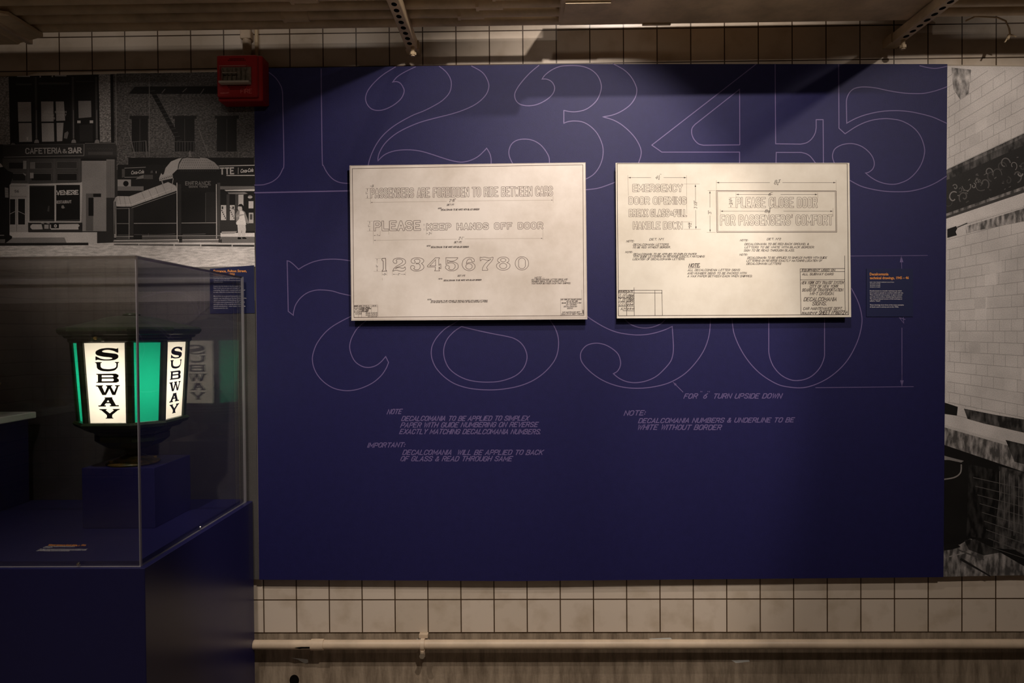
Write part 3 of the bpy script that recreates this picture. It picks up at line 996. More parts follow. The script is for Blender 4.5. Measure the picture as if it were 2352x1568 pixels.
a.text("NOTE:", (763, 826), (797, 826), 11, 2.6, .35)
a.text("DECALCOMANIA TO BE WHITE WITH BLACK BORDER", (802, 838), (1132, 836), 13, 3, .35)
a.crop(*c3)
a.line([(535, 495), (690, 495)], 3.5, m=FNT); a.line([(560, 262), (685, 262)], 3.5, m=FNT)
a.dim((596, 265), (598, 492), 50, 25, 3.5, m=INK); a.text("2\"", (606, 415), (606, 380), 26, 5)
for x in (686, 772, 874, 1110):
    a.line([(x, 500), (x, 570)], 3.5, m=FNT)
a.dim((690, 548), (770, 548), 0, 22, 3.5, m=INK); a.text("3", (718, 565), (735, 565), 38, 5, .3)
a.dim((880, 547), (1108, 545), 55, 26, 3.5, m=INK); a.text("2\"", (970, 560), (1000, 560), 30, 5, .3)
a.line([(690, 610), (692, 655)], 4, m=FNT)
a.text("DET N*3", (2045, 588), (2175, 584), 26, 6, .35)
a.text("NOTE:", (1700, 638), (1768, 638), 18, 5, .35)
a.text("DECALCOMANIA TO BE WHITE WITH BLACK BORDER", (1795, 670), (2470, 660), 24, 6, .35)
a.text("NOTE:", (1500, 1012), (1572, 1012), 20, 5, .35)
a.text("DECALCOMANIA TO BE APPLIED TO SIMPLEX PAPER WITH GUIDE LETTERING", (1568, 1036), (2580, 1028), 19, 5, .35)
a.text("ON REVERSE EXACTLY MATCHING LOCATION OF DECALCOMANIA LETTERS", (1560, 1062), (2580, 1052), 18, 5, .35)
a.crop(*c5)
a.text("NOTE", (1242, 668), (1368, 664), 30, 6.5, .35); a.line([(1390, 656), (1435, 654)], 4, m=INK); a.line([(1240, 678), (1380, 672)], 4, m=INK)
a.text("ALL DECALCOMANIA LETTER SIGNS AND", (1182, 702), (1872, 695), 26, 6, .35)
a.text("NUMBER SIGNS TO BE PACKED WITH A", (1182, 740), (1848, 732), 26, 6, .35)
a.text("WAX PAPER BETWEEN EACH WHEN SHIPPED.", (1182, 778), (1930, 770), 26, 6, .35)
obj('dimensions_and_notes', a.mb, MI, t1)
a = Art(YD)
a.crop(*c5)
a.line([(1742, 1055), (2158, 1052), (2165, 1380), (1742, 1378)], 4, m=MID, closed=True)
a.line([(2155, 885), (2160, 1052)], 4, m=MID); a.line([(2192, 1270), (2196, 1380)], 4, m=MID)
for st, x0, x1, y, h in (("NEW YORK CITY TRANSIT SYSTEM", 1748, 2140, 1084, 20), ("CITY OF NEW YORK", 1858, 2072, 1116, 20), ("BOARD OF TRANSPORTATION", 1765, 2138, 1150, 20), ("I.R.T DIVISION", 1848, 2050, 1184, 20), ("DECALCOMANIA", 1802, 2058, 1220, 24), ("SIGNS", 1868, 1975, 1254, 22),
                         ("CAR MAINTENANCE DEPT", 1775, 2118, 1328, 20), ("SCALE 12\"=1'-0\" SHEET N*16073", 1758, 2150, 1364, 22)):
    a.text(st, (x0, y), (x1, y - 3), h, 5.5, .35)
a.text("A", (2178, 1360), (2192, 1360), 26, 8); a.text("160", (2186, 1335), (2184, 1275), 18, 7)
obj('title_block', a.mb, MI, t1)
a = Art(YD)
a.crop(*c3)
a.line([(178, 1104), (608, 1102), (610, 1322), (178, 1328)], 4, m=MID, closed=True)
for q in ([(262, 1130), (264, 1326)], [(318, 1104), (318, 1326)], [(492, 1104), (494, 1250)], [(178, 1132), (608, 1130)], [(178, 1165), (490, 1160)], [(178, 1198), (318, 1196)], [(178, 1235), (318, 1232)], [(205, 1275), (318, 1272)], [(385, 1256), (608, 1250)], [(385, 1288), (608, 1284)]):
    a.line(q, 4, m=MID)
for st, x0, x1, y, h in (("ISSUED", 184, 250, 1126, 16), ("DATE", 268, 312, 1126, 16), ("TITLE A", 335, 450, 1122, 16), ("DATE", 512, 580, 1122, 18), ("D", 184, 240, 1162, 24), ("K", 200, 240, 1192, 26), ("11-12", 268, 312, 1160, 18), ("11-20", 268, 312, 1190, 18), ("NEW SIGNS", 325, 460, 1152, 14), ("FOR ALL BOROS", 325, 485, 1172, 14), ("REV 1945", 325, 440, 1190, 14), ("DEC LINES", 325, 440, 1208, 14), ("CHANGED", 325, 430, 1226, 14),
                         ("C.D", 184, 250, 1228, 18), ("12-45", 268, 314, 1228, 16), ("A.M", 205, 250, 1262, 18), ("12-45", 268, 314, 1262, 16), ("D.C.D", 395, 470, 1250, 20), ("11-12-45", 492, 596, 1250, 18), ("C.C.D", 395, 470, 1284, 20), ("12-12-46", 492, 596, 1284, 18), ("A.M", 430, 475, 1312, 16), ("12-14-46", 492, 590, 1312, 12)):
    a.text(st, (x0, y), (x1, y - 1), h, 5, .3)
obj('revision_table', a.mb, MI, t1)

t2 = drawing('yellowed drawing reading EMERGENCY DOOR OPENING, with a framed PLEASE CLOSE DOOR sign', [(1414, 374), (1951, 374), (1955, 728), (1417, 731)], M_PAPER2)
MI2 = [M_INK, M_PAPER2, M_INKF, M_INKM]
c6 = (1390, 350, 3.824)
a = Art(YD)
a.crop(*c6)
a.line([(105, 98), (2126, 99), (2138, 1424), (116, 1434)], 5, m=INK, closed=True)
obj('border_rule', a.mb, MI2, t2)
lettered(t2, MI2, c6, *[(st, (x0, y), (x1, y), 71, 15.5, 9.5, dict(gap=2.0, space=2.4)) for st, x0, x1, y in (("EMERGENCY", 238, 682, 348), ("DOOR OPENING", 203, 716, 458), ("BREAK GLASS", 206, 566, 567), ("HANDLE DOWN", 243, 682, 677))],
         ("&", (570, 555), (598, 555), 42, 11, 5, {}), ("PULL", (602, 567), (719, 566), 68, 15.5, 9.5, dict(gap=1.8)), ("PLEASE CLOSE DOOR", (1146, 487), (1866, 487), 95, 17, 11, dict(gap=2.1, space=2.8)),
         ("FOR PASSENGERS", (1008, 642), (1630, 641), 95, 17, 11, dict(gap=2.1, space=2.8)), ("'", (1634, 642), (1648, 642), 95, 12, 6, {}), ("COMFORT", (1672, 641), (2002, 640), 95, 17, 11, dict(gap=2.0)))
a = Art(YD)
a.crop(*c6)
a.line([(976, 335), (2028, 337), (2034, 700), (982, 702)], 4.5, m=MID, closed=True)
a.line([(986, 343), (2020, 344), (2026, 692), (990, 693)], 3.5, m=MID, closed=True)


def dimh(x0, x1, y, gap, lab, h):
    a.dim((x0, y), (x1, y), gap, 22, 2.6, m=INK)


dimh(202, 714, 221, 110, '', 0)
a.text("4", (440, 233), (458, 233), 30, 3.6, .3); a.text("1", (468, 218), (472, 218), 18, 3, .3); a.line([(460, 218), (482, 216)], 2.4, m=INK); a.text("4", (464, 240), (475, 240), 18, 3, .3); a.text("\"", (484, 208), (490, 208), 18, 3)
for q in ([(200, 200), (204, 380)], [(715, 200), (718, 540)], [(690, 277), (830, 277)], [(690, 675), (840, 675)], [(685, 610), (765, 609)], [(976, 245), (977, 330)], [(2027, 240), (2028, 330)], [(900, 335), (970, 335)], [(892, 702), (970, 702)], [(1149, 352), (1149, 400)], [(1866, 352), (1867, 400)], [(1010, 498), (1010, 545)], [(2002, 490), (2002, 545)], [(1085, 395), (1140, 395)], [(1080, 484), (1140, 484)]):
    a.line(q, 2.2, m=FNT)
a.dim((792, 280), (798, 673), 60, 22, 2.6, m=INK)
a.text("3 1/2\"", (806, 492), (804, 430), 24, 3.2, .2)
a.dim((740, 614), (740, 672), 0, 16, 2.6, m=INK)
a.text("1/2", (756, 656), (756, 622), 26, 3, .2)
dimh(978, 2026, 265, 110, '', 0)
a.text("8", (1484, 278), (1502, 278), 34, 3.8, .3); a.text("3", (1518, 264), (1530, 264), 22, 3, .3); a.line([(1506, 266), (1536, 262)], 2.4, m=INK); a.text("4", (1506, 288), (1518, 288), 20, 3, .3); a.text("\"", (1534, 252), (1540, 252), 14, 3)
dimh(1150, 1864, 369, 70, '', 0)
a.text("6", (1434, 378), (1452, 378), 24, 3.6, .35); a.text("\"", (1464, 365), (1470, 365), 14, 3)
dimh(1012, 2000, 516, 120, '', 0)
a.text("8", (1402, 527), (1422, 527), 24, 3.8, .3); a.text("3", (1434, 512), (1446, 512), 22, 3.4, .3); a.text("8", (1430, 532), (1444, 532), 20, 3.4, .3); a.text("\"", (1454, 500), (1460, 500), 14, 3)
a.dim((920, 337), (922, 700), 70, 22, 2.6, m=INK)
a.text("3\"", (930, 540), (929, 512), 24, 3.4)
a.dim((1103, 397), (1103, 482), 44, 14, 2.6, m=INK)
a.text("3/4\"", (1118, 460), (1116, 414), 26, 3.6, .2)
obj('dimension_lines', a.mb, MI2, t2)
for note in ((("DET. N*1", 388, 508, 772, 20),),
                (("NOTE:", 186, 250, 788, 18), ("DECALCOMANIA LETTERS", 245, 553, 818, 19), ("TO BE RED WITHOUT BORDER.", 241, 570, 842, 19),),
                (("NOTE:", 177, 238, 884, 17), ("DECALCOMANIA TO BE APPLIED TO DUPLEX PAPER", 247, 798, 902, 19), ("WITH GUIDE LETTERING ON REVERSE EXACTLY MATCHING", 246, 868, 923, 19), ("LOCATION OF DECALCOMANIA LETTERS.", 241, 696, 946, 19),),
                (("ALL DECALCOMENIA LETTER SIGNS", 726, 1180, 1042, 20), ("AND NUMBER SIGNS TO BE PACKED WITH", 722, 1236, 1070, 20), ("A WAX PAPER BETWEEN EACH WHEN SHIPPED.", 722, 1288, 1096, 20),),
                (("DET. N*2", 1420, 1540, 770, 20),),
                (("NOTE:", 1184, 1250, 780, 18), ("DECALCOMANIA TO BE RED BACK GROUND, &", 1224, 1786, 814, 20), ("LETTERS TO BE WHITE WITH BLACK BORDER.", 1224, 1834, 842, 20), ("SIGN TO BE READ THROUGH GLASS.", 1218, 1660, 870, 20),),
                (("NOTE:", 1180, 1246, 906, 17), ("DECALCOMANIA TO BE APPLIED TO SIMPLEX PAPER WITH GUIDE", 1248, 1944, 934, 20), ("LETTERING ON REVERSE EXACTLY MATCHING LOCATION OF", 1242, 1902, 960, 20), ("DECALCOMANIA LETTERS", 1242, 1542, 986, 20),)):
    a = Art(YD)
    a.crop(*c6)
    for st, x0, x1, y, h in note:
        a.text(st, (x0, y - 1), (x1, y - 2), h * .84, 3.3, .35, jit=.7)
    if note[0][0].startswith("ALL"):
        a.text("NOTE.", (734, 1006), (830, 1004), 28, 6, .3)
        a.line([(730, 1014), (832, 1012)], 3.4, m=INK)
    obj('handwritten_note', a.mb, MI2, t2)
a = Art(YD)
a.crop(*c6)
a.line([(1713, 1022), (2104, 1019), (2108, 1424), (1719, 1426)], 4.2, m=INK, closed=True)
for q in ([(1714, 1048), (2104, 1046)], [(1716, 1118), (2105, 1117)], [(2104, 905), (2105, 1020)]):
    a.line(q, 4, m=INK)
for st, x0, x1, y, h, wd in (("EQUIPMENT USED ON", 1728, 2016, 1042, 16, 4), ("ALL SUBWAY CARS", 1730, 2002, 1078, 18, 4), ("NEW YORK CITY TRANSIT SYSTEM", 1722, 2092, 1156, 25, 4), ("CITY OF NEW YORK", 1796, 2044, 1188, 24, 4), ("BOARD OF TRANSPORTATION", 1730, 2086, 1220, 24, 4), ("I-R-T DIVISION.", 1798, 2006, 1252, 24, 4), ("DECALCOMANIA", 1744, 2028, 1304, 30, 5), ("SIGNS.", 1818, 1940, 1342, 30, 5), ("CAR MAINTENANCE DEPT.", 1738, 2080, 1382, 22, 4),
                             ("SCALE:12\"=1'-0\"", 1726, 1858, 1420, 18, 4), ("SHEET N*16072", 1876, 2096, 1420, 30, 5), ("A", 2112, 2128, 1414, 22, 4)):
    a.text(st, (x0, y), (x1, y - 1), h, wd, .3, jit=.6)
obj('title_block', a.mb, MI2, t2)
a = Art(YD)
a.crop(*c6)
for q in ([(116, 1210), (499, 1210), (502, 1430)], [(116, 1233), (500, 1233)], [(188, 1210), (190, 1432)], [(253, 1185), (256, 1432)], [(436, 1210), (438, 1432)], [(117, 1278), (254, 1278)], [(117, 1314), (254, 1314)], [(117, 1352), (254, 1352)], [(155, 1390), (254, 1391)]):
    a.line(q, 4, m=INK)
for st, x0, x1, y, h, wd in (("ISSUED", 118, 182, 1228, 14, 3.6), ("DATE", 196, 242, 1228, 14, 3.6), ("D.J.B", 120, 172, 1274, 30, 3.6), ("11/20/45", 190, 246, 1274, 26, 3.6), ("T.J.B", 120, 172, 1310, 28, 3.6), ("11/20/45", 190, 246, 1310, 26, 3.6), ("C.C.O", 122, 180, 1346, 18, 3.6), ("12-12-45", 190, 246, 1344, 16, 3.6), ("A.M", 136, 180, 1382, 20, 3.8), ("12-15-45", 190, 252, 1380, 14, 3.4)):
    a.text(st, (x0, y), (x1, y - 1), h, wd, .3, jit=.6)
obj('revision_table', a.mb, MI2, t2)

# ------------------------------------------------------------------ small text labels
YLAB = YP - 0.003


def label_board(label, quad, Yf, Yb):
    t = thing('wall_label', label, 'label', at((quad[0][0] + quad[1][0]) / 2, quad[2][1], Yf))
    b = MB()
    slab_px(quad, Yf, Yb, b)
    obj('label_card', b, M_LABEL, t)
    return t


t = label_board('small navy text label with orange heading beside the yellowed drawing', [(1990, 617), (2097, 617), (2097, 727), (1990, 727)], YLAB, YP)
a = Art(YLAB)
a.crop(1970, 560, 4.61)
a.type("Decalcomania", (128, 333), (326, 332), 28, 0, bold=.018)
a.type("technical drawings, 1945 – 46", (128, 373), (541, 371), 27, 0, bold=.018)
obj('heading_text', a.mb, M_ORANGE, t)
a = Art(YLAB)
a.crop(1970, 560, 4.61)
for st, x1, y, h in (("NEW YORK TRANSIT MUSEUM COLLECTION", 384, 409, 8), ("XX.2012.17.4.756", 240, 426, 8), ("XX.2012.17.4.826", 240, 443, 8), ("XX.2012.17.4.827", 240, 460, 8)):
    a.type(st, (128, y), (x1, y), h, bold=.01)
for i, (st, x1) in enumerate((("Decalcomania is a transfer technique by which", 466), ("ink or paint is spread on a surface while still wet.", 482), ("Then a material such as paper or glass is placed", 470), ("over the same surface, transferring the pattern.", 470), ("The mass produced version of this technique is", 470), ("called a “decal”.", 244), ("", 0), ("These drawings show three of the many examples", 488), ("of decals used in subway cars in the 1940s.", 434))):
    if st:
        a.type(st, (128, 502 + i * 21.3), (x1, 502 + i * 21.3), 12, bold=.012)
obj('body_text', a.mb, M_WHITE, t)

YM = -0.030
t = label_board('small navy text label with orange heading beside the black and white street mural', [(482, 617), (583, 609), (585, 719), (482, 720)], YM - 0.0055, YM)
a = Art(YM - 0.0055)
a.crop(460, 590, 9.8)
a.type("Entrance, Fulton Street,", (300, 345), (1045, 338), 54, 0, bold=.018)
a.type("Manhattan, 1950", (300, 425), (775, 420), 54, 0, bold=.018)
obj('heading_text', a.mb, M_ORANGE, t)
a = Art(YM - 0.0055)
a.crop(460, 590, 9.8)
for st, x1, y, h in (("NEW YORK TRANSIT MUSEUM", 655, 502, 18), ("Collection of the New York Historical Society", 900, 536, 14), ("XX.2000.77.765", 505, 574, 18)):
    a.type(st, (300, y), (x1, y), h, bold=.01)
for i, (st, x1) in enumerate((("Inspired by the kiosks in the Budapest Metro,", 965), ("New York’s were an easy part of years of", 885), ("marketing. Kiosks with a domed roof were used", 1005), ("as exits, while the smallest were the entries.", 945), ("", 0), ("Most of the above ground ironwork in the", 920), ("system was manufactured by the Hecla Works,", 1040), ("which was located in Williamsburg, Brooklyn.", 965), ("133 kiosks were constructed for the IRT in total,", 1000), ("and while none of the originals exist, there are", 975), ("several reproductions – exact copies – that can be", 1015), ("found around the city.", 625))):
    if st:
        a.type(st, (300, 668 + i * 45), (x1, 666 + i * 45), 25, bold=.012)
obj('body_text', a.mb, M_WHITE, t)

# ------------------------------------------------------------------ left mural: street photograph
root = thing('photo_mural', 'black and white street mural with a domed subway entrance and cafeteria front', 'mural', at(300, 1331, YM))
b = MB()
slab_px([(-260, 180), (0, 175), (582.6, 163), (594.6, 1331), (-260, 1340)], YM, -0.001, b, 0, 0, YP)
obj('board', b, M_EDGE, root)
a = Art(YM, step=5e-6)
G, BR, RD, GR = 0, 1, 2, 3


def tn(v):
    return 1.06 * v ** 2.05


def R(x0, y0, x1, y1, t, m=G):
    a.rect(x0, y0, x1, y1, tn(t), m)


def PL(pts, t, m=G):
    a.poly(pts, tn(t), m)


def LN(pts, w, t):
    a.line(pts, w, tn(t), G, new=True)


a.crop(0, 0, 1)
PL([(-258, 181), (0, 176), (583, 164), (594, 1330), (-258, 1338)], .20)
PL([(-258, 181), (268, 170), (268, 335), (-258, 335)], .14)
PL([(268, 169), (583, 164), (585, 390), (268, 390)], .40, BR)
# fire escapes and dark windows
a.crop(0, 0, 2.529)
for x0, x1 in ((765, 860), (1015, 1130), (1260, 1375)):
    R(x0 - 12, 672, x1 + 12, 690, .14)
    R(x0, 690, x1, 880, .13)
    LN([((x0 + x1) / 2, 690), ((x0 + x1) / 2, 880)], 5, .22)
for i in range(27):
    LN([(1010 + i * 10, 425), (1010 + i * 10, 492)], 2.2, .30)
for i in range(24):
    LN([(690 + i * 13, 428), (690 + i * 13, 492)], 2, .28)
PL([(745, 545), (782, 502), (1300, 500), (1300, 545)], .12)
LN([(745, 545), (782, 502), (1250, 499)], 4, .26)
LN([(872, 505), (1040, 815)], 26, .12)
for i in range(14):
    LN([(872 + i * 12, 530 + i * 22), (900 + i * 12, 526 + i * 22)], 3, .25)
for p, q in (((1085, 512), (1060, 535)), ((940, 540), (960, 516)), ((1165, 545), (1185, 515))):
    LN([p, q], 4, .4)
for i in range(19):
    LN([(900 + i * 16, 822), (900 + i * 16, 905)], 2.2, .32)
for i in range(8):
    LN([(755 + i * 13, 825), (755 + i * 13, 915 - i * 2)], 2.2, .3)
LN([(745, 905), (850, 900), (1210, 905)], 5, .30)
LN([(750, 825), (850, 818)], 3, .35); LN([(930, 822), (1190, 822)], 3, .32)
PL([(748, 945), (752, 915), (785, 910), (782, 925)], .5)
for p, q in (((742, 740), (785, 905)), ((1152, 742), (1212, 905)), ((867, 440), (867, 910)), ((848, 818), (858, 1010))):
    LN([p, q], 4, .42)
R(745, 915, 1475, 960, .12)
# upper shop floor, left
a.crop(0, 150, 6.817)
PL([(-400, 190), (135, 178), (160, 1235), (-400, 1245)], .64, BR)
PL([(1545, 140), (1725, 138), (1740, 1205), (1565, 1205)], .64, BR)
PL([(1725, 138), (1800, 135), (1800, 1250), (1740, 1205)], .13)
PL([(1775, 138), (1822, 135), (1830, 1255), (1790, 1250)], .38, BR)
LN([(1815, 135), (1820, 1250)], 12, .5)
for q in ((250, 285, 500, 312, .24), (600, 268, 1085, 300, .24), (1190, 245, 1470, 262, .2), (265, 165, 470, 180, .6), (860, 152, 1040, 172, .6), (620, 160, 640, 190, .6), (810, 155, 830, 185, .6)):
    R(*q)
for q in ([(278, 575), (485, 573), (492, 880), (286, 882)], [(292, 905), (494, 903), (500, 1195), (300, 1200)], [(642, 567), (835, 565), (840, 878), (648, 880)], [(650, 905), (842, 903), (850, 1192), (658, 1195)], [(872, 567), (1000, 565), (1020, 865), (882, 870)], [(885, 900), (995, 898), (975, 1185), (892, 1190)]):
    PL(q, .60)
PL([(1225, 557), (1425, 555), (1432, 810), (1232, 828)], .50)
PL([(1240, 930), (1450, 925), (1455, 1190), (1250, 1195)], .18)
R(1210, 865, 1262, 905, .72); R(1405, 862, 1458, 905, .72)
PL([(1010, 1060), (1060, 1030), (1075, 1060), (1050, 1150), (1000, 1140)], .42)
PL([(415, 1125), (440, 1120), (442, 1170), (418, 1172)], .75)
for i, st in enumerate(("STEEL BROKEN", "HOUSE  RENT", "LETTERS")):
    a.nxt()
    a.text(st, (690 - 15 * i + (40 if i == 2 else 0), 745 + 50 * i), (1040 if i < 2 else 860, 742 + 50 * i), 26, 5, 0, tn(.68))
for x in (565, 1145, 1510):
    PL([(x - 22, 180), (x + 12, 180), (x + 22, 1150), (x - 14, 1150)], .24)
    LN([(x + 4, 700), (x + 8, 1150)], 12, .42)
    PL([(x - 30, 1215), (x - 22, 1180), (x - 5, 1160), (x + 25, 1160), (x + 42, 1180), (x + 46, 1215)], .5)
PL([(165, 1245), (185, 1215), (225, 1215), (240, 1240)], .4)
R(-400, 1245, 40, 1440, .16)
PL([(45, 1245), (1315, 1228), (1315, 1415), (60, 1437)], .20)
LN([(60, 1437), (1312, 1413), (1316, 1228)], 9, .48)
LN([(48, 1247), (1315, 1230)], 6, .34)
PL([(1322, 1228), (1815, 1225), (1835, 1420), (1322, 1418)], .22)
R(1380, 1352, 1765, 1398, .28)
for i in range(20):
    PL(ell(1365 + i * 21, 1300 + (i % 2) * 12, 6, 6, 8), .3)
LN([(1330, 1222), (1800, 1218)], 9, .42)
a.nxt(); a.text("CAFETERIA", (405, 1380), (955, 1372), 78, 15, 0, tn(.60))
a.text("&", (985, 1370), (1042, 1370), 56, 13, 0, tn(.60))
a.text("BAR", (1078, 1370), (1268, 1366), 74, 18, 0, tn(.66))
R(0, 1440, 1830, 1475, .16)
# ground floor, left
a.crop(0, 360, 6.817)
R(40, 25, 1280, 425, .27)
for q in ((125, 75, 420, 200, .14), (470, 75, 825, 195, .22), (880, 65, 1215, 190, .22), (185, 255, 410, 385, .14), (480, 255, 810, 385, .13), (885, 255, 1215, 380, .13)):
    R(*q)
    x0, y0, x1, y1 = q[:4]
    a.line([(x0 + 8, y0 + 8), (x1 - 8, y0 + 8), (x1 - 8, y1 - 8), (x0 + 8, y1 - 8)], 5, tn(.42), G, closed=True, new=True)
for q in ((362, 62, 415, 190, .52), (470, 85, 550, 190, .42), (470, 250, 525, 335, .55)):
    R(*q)
PL([(355, 250), (410, 275), (400, 300), (370, 275)], .5)
for q in ((425, 30, 455, 425, .3), (830, 30, 870, 425, .3), (1225, 30, 1262, 425, .3)):
    R(*q)
R(1280, 60, 1665, 1165, .52)
R(1262, 30, 1670, 62, .14)
R(1665, 40, 1795, 640, .45)
for i in range(8):
    LN([(1675 + i * 15, 60), (1675 + i * 15, 635)], 4, .32)
R(1345, 575, 1582, 630, .13)
PL([(1345, 575), (1460, 575), (1460, 1160), (1345, 1160)], .36)
R(1385, 640, 1465, 925, .12)
PL([(150, 440), (180, 415), (445, 418), (445, 1180), (150, 1180)], .62)
for y in (450, 462, 615, 632):
    LN([(160, y), (415, y)], 4, .34)
a.nxt(); a.text("56", (232, 556), (292, 555), 34, 7, 0, tn(.2))
R(155, 662, 238, 1060, .13); R(285, 658, 390, 1060, .13)
LN([(262, 660), (262, 1165)], 7, .4)
LN([(150, 898), (235, 855)], 8, .6); LN([(285, 852), (405, 908)], 8, .6)
PL([(440, 425), (1250, 405), (1285, 395), (1288, 535), (1275, 1030), (440, 1030)], .68)
R(462, 450, 852, 1010, .12); R(880, 440, 1252, 1008, .12)
LN([(470, 465), (840, 460)], 5, .3); LN([(470, 998), (850, 992)], 6, .4); LN([(890, 998), (1245, 990)], 6, .4)
a.nxt(); a.text("VENERE", (890, 592), (1222, 584), 58, 16, 0, tn(.72), gap=1.4)
for x in (890, 945, 1005, 1068, 1125, 1180):
    a.rect(x - 8, 584, x + 40, 591, tn(.72), G, False)
a.text("RESTAURANT", (880, 730), (1116, 722), 40, 8, 0, tn(.66))
PL([(960, 800), (965, 765), (990, 755), (1005, 780), (1015, 800), (985, 812)], .5)
PL([(740, 850), (755, 770), (775, 765), (770, 860)], .24)
R(440, 1030, 1290, 1172, .17)
PL([(475, 1080), (505, 1055), (650, 1055), (670, 1135), (505, 1138), (475, 1110)], .68)
R(690, 1062, 800, 1128, .6); R(800, 1045, 922, 1115, .12)
PL([(922, 1055), (1225, 1050), (1250, 1080), (1225, 1100), (1230, 1138), (800, 1140), (790, 1118), (922, 1118)], .7)
PL(ell(868, 1082, 24, 26, 16), .74); PL(ell(868, 1082, 10, 11, 10), .3)
LN([(645, 1035), (685, 1060), (685, 1170)], 18, .2); LN([(735, 1035), (770, 1055), (770, 1170)], 18, .2)
LN([(645, 1035), (690, 1045)], 16, .5); LN([(730, 1035), (775, 1045)], 16, .5)
R(-600, 1180, 1520, 1365, .76)
R(445, 1140, 1290, 1182, .2)
PL([(100, 1265), (1010, 1262), (1042, 1346), (80, 1350)], .50)
PL([(-600, 100), (0, 95), (50, 150), (120, 215), (205, 250), (195, 340), (150, 440), (150, 1225), (190, 1245), (188, 1275), (90, 1350), (-600, 1360)], .12)
PL([(-10, 95), (15, 110), (48, 155), (0, 165)], .75)
PL([(75, 478), (130, 490), (134, 640), (80, 635)], .5)
for y in (520, 555, 590):
    LN([(85, y), (125, y + 4)], 5, .3)
LN([(-300, 1230), (65, 1228)], 10, .6); PL([(-600, 1300), (80, 1290), (75, 1355), (-600, 1360)], .4)
a.crop(0, 0, 1)
PL([(-258, 562), (205, 559), (584, 545), (586, 612), (-258, 622)], .80, RD)
PL([(-258, 559), (203, 557), (203, 563), (-258, 566)], .16)
# kiosk
a.crop(280, 330, 6.031)
R(-60, 290, 770, 780, .14)
R(1345, 290, 1838, 1240, .13)
for y0, y1 in ((338, 325), (465, 460)):
    LN([(35, y0), (330, y1)], 9, .5)
R(105, 348, 318, 440, .15)
PL([(0, 350), (40, 350), (40, 460), (0, 470)], .3)
PL([(190, 492), (240, 450), (300, 430), (300, 480)], .45); R(300, 430, 430, 490, .28)
R(-60, 495, 125, 605, .55); R(-60, 590, 300, 650, .42)
PL(ell(55, 552, 38, 38, 20), .1)
PL([(400, 375), (425, 370), (430, 405), (395, 408)], .3); R(468, 378, 480, 410, .5)
a.nxt(); a.type("Coca-Cola", (125, 425), (305, 408), 50, G, tn(.75), .02, .25)
# covered stair
PL([(-88, 745), (-60, 725), (105, 728), (640, 530), (745, 580), (762, 630), (760, 650), (130, 870), (-70, 872)], .66)
for x0, y0, x1, y1 in ((-35, 728, -10, 868), (30, 728, 55, 866), (92, 728, 135, 868), (270, 668, 330, 800), (365, 632, 425, 768), (460, 598, 520, 735), (560, 560, 620, 705)):
    LN([(x0, y0), (x1, y1)], 4, .36)
LN([(-80, 850), (110, 846), (140, 842), (700, 620)], 7, .78)
PL([(-75, 868), (130, 878), (765, 655), (765, 1325), (-90, 1325)], .14)
LN([(120, 895), (765, 672)], 7, .55); LN([(-75, 900), (110, 895)], 7, .5)
PL([(-115, 800), (-85, 735), (-62, 760), (-80, 880), (-75, 1300), (-108, 1300)], .58)
LN([(-95, 800), (-98, 1250)], 12, .15)
R(100, 890, 160, 1320, .2)
LN([(100, 890), (100, 1320)], 8, .6)
LN([(-70, 1105), (95, 1105)], 8, .5); LN([(165, 1103), (755, 1100)], 9, .58)
LN([(-60, 1262), (90, 1262)], 5, .42); LN([(170, 1258), (480, 1262), (740, 1248)], 5, .4); LN([(368, 1240), (366, 1290)], 5, .4)
LN([(-85, 1282), (160, 1282)], 8, .62); LN([(280, 1278), (820, 1275)], 8, .66)
R(280, 1284, 770, 1318, .32); R(-80, 1288, 95, 1320, .3)
LN([(762, 540), (765, 1320)], 11, .72)
# cabin and dome
PL([(715, 420), (770, 345), (1340, 345), (1365, 420), (1362, 1325), (772, 1325), (768, 470)], .13)
R(772, 560, 820, 1320, .19)
R(830, 660, 1155, 1090, .12); R(1165, 670, 1300, 1080, .16)
LN([(1160, 680), (1158, 1085)], 8, .28)
LN([(1308, 560), (1312, 1315)], 12, .72); R(1322, 540, 1362, 1320, .26)
LN([(825, 1098), (1305, 1094)], 9, .56); LN([(840, 1258), (1160, 1248)], 6, .4)
LN([(775, 1275), (1370, 1272)], 9, .58); R(830, 1282, 1305, 1318, .28)
PL([(515, 470), (700, 418), (708, 478), (520, 518)], .62)
PL([(530, 440), (545, 405), (560, 430), (580, 420), (605, 335), (680, 245), (780, 205), (840, 195), (800, 260), (778, 345), (700, 420), (520, 468)], .66)
PL([(780, 348), (795, 280), (840, 205), (900, 195), (1080, 203), (1085, 192), (1180, 202), (1280, 255), (1352, 332), (1335, 350)], .58)
LN(spline([(838, 196), (795, 265), (778, 345)]), 12, .2)
LN([(770, 352), (1350, 350)], 8, .5)
for r in range(4):
    for i in range(18 - r * 2):
        x = 805 + r * 14 + i * 29.5
        PL([(x, 332 - r * 34), (x + 13, 322 - r * 34), (x + 9, 336 - r * 34)], .24, G)
for i in range(7):
    PL(ell(540 + i * 25, 492 - i * 7, 7, 7, 8), .22)
PL([(545, 515), (560, 510), (575, 555), (560, 562)], .55); LN([(712, 480), (680, 660)], 9, .62)
PL([(918, 185), (930, 150), (922, 130), (935, 110), (940, 90), (950, 108), (948, 128), (965, 135), (955, 155), (972, 185)], .46)
for i in range(18):
    PL([(810 + i * 28, 372), (830 + i * 28, 368), (825 + i * 28, 385)], .22)
a.nxt(); a.text("ENTRANCE", (882, 572), (1228, 570), 48, 8, 0, tn(.5), gap=2.2)
a.rect(912, 535, 985, 560, tn(.36), G, False)
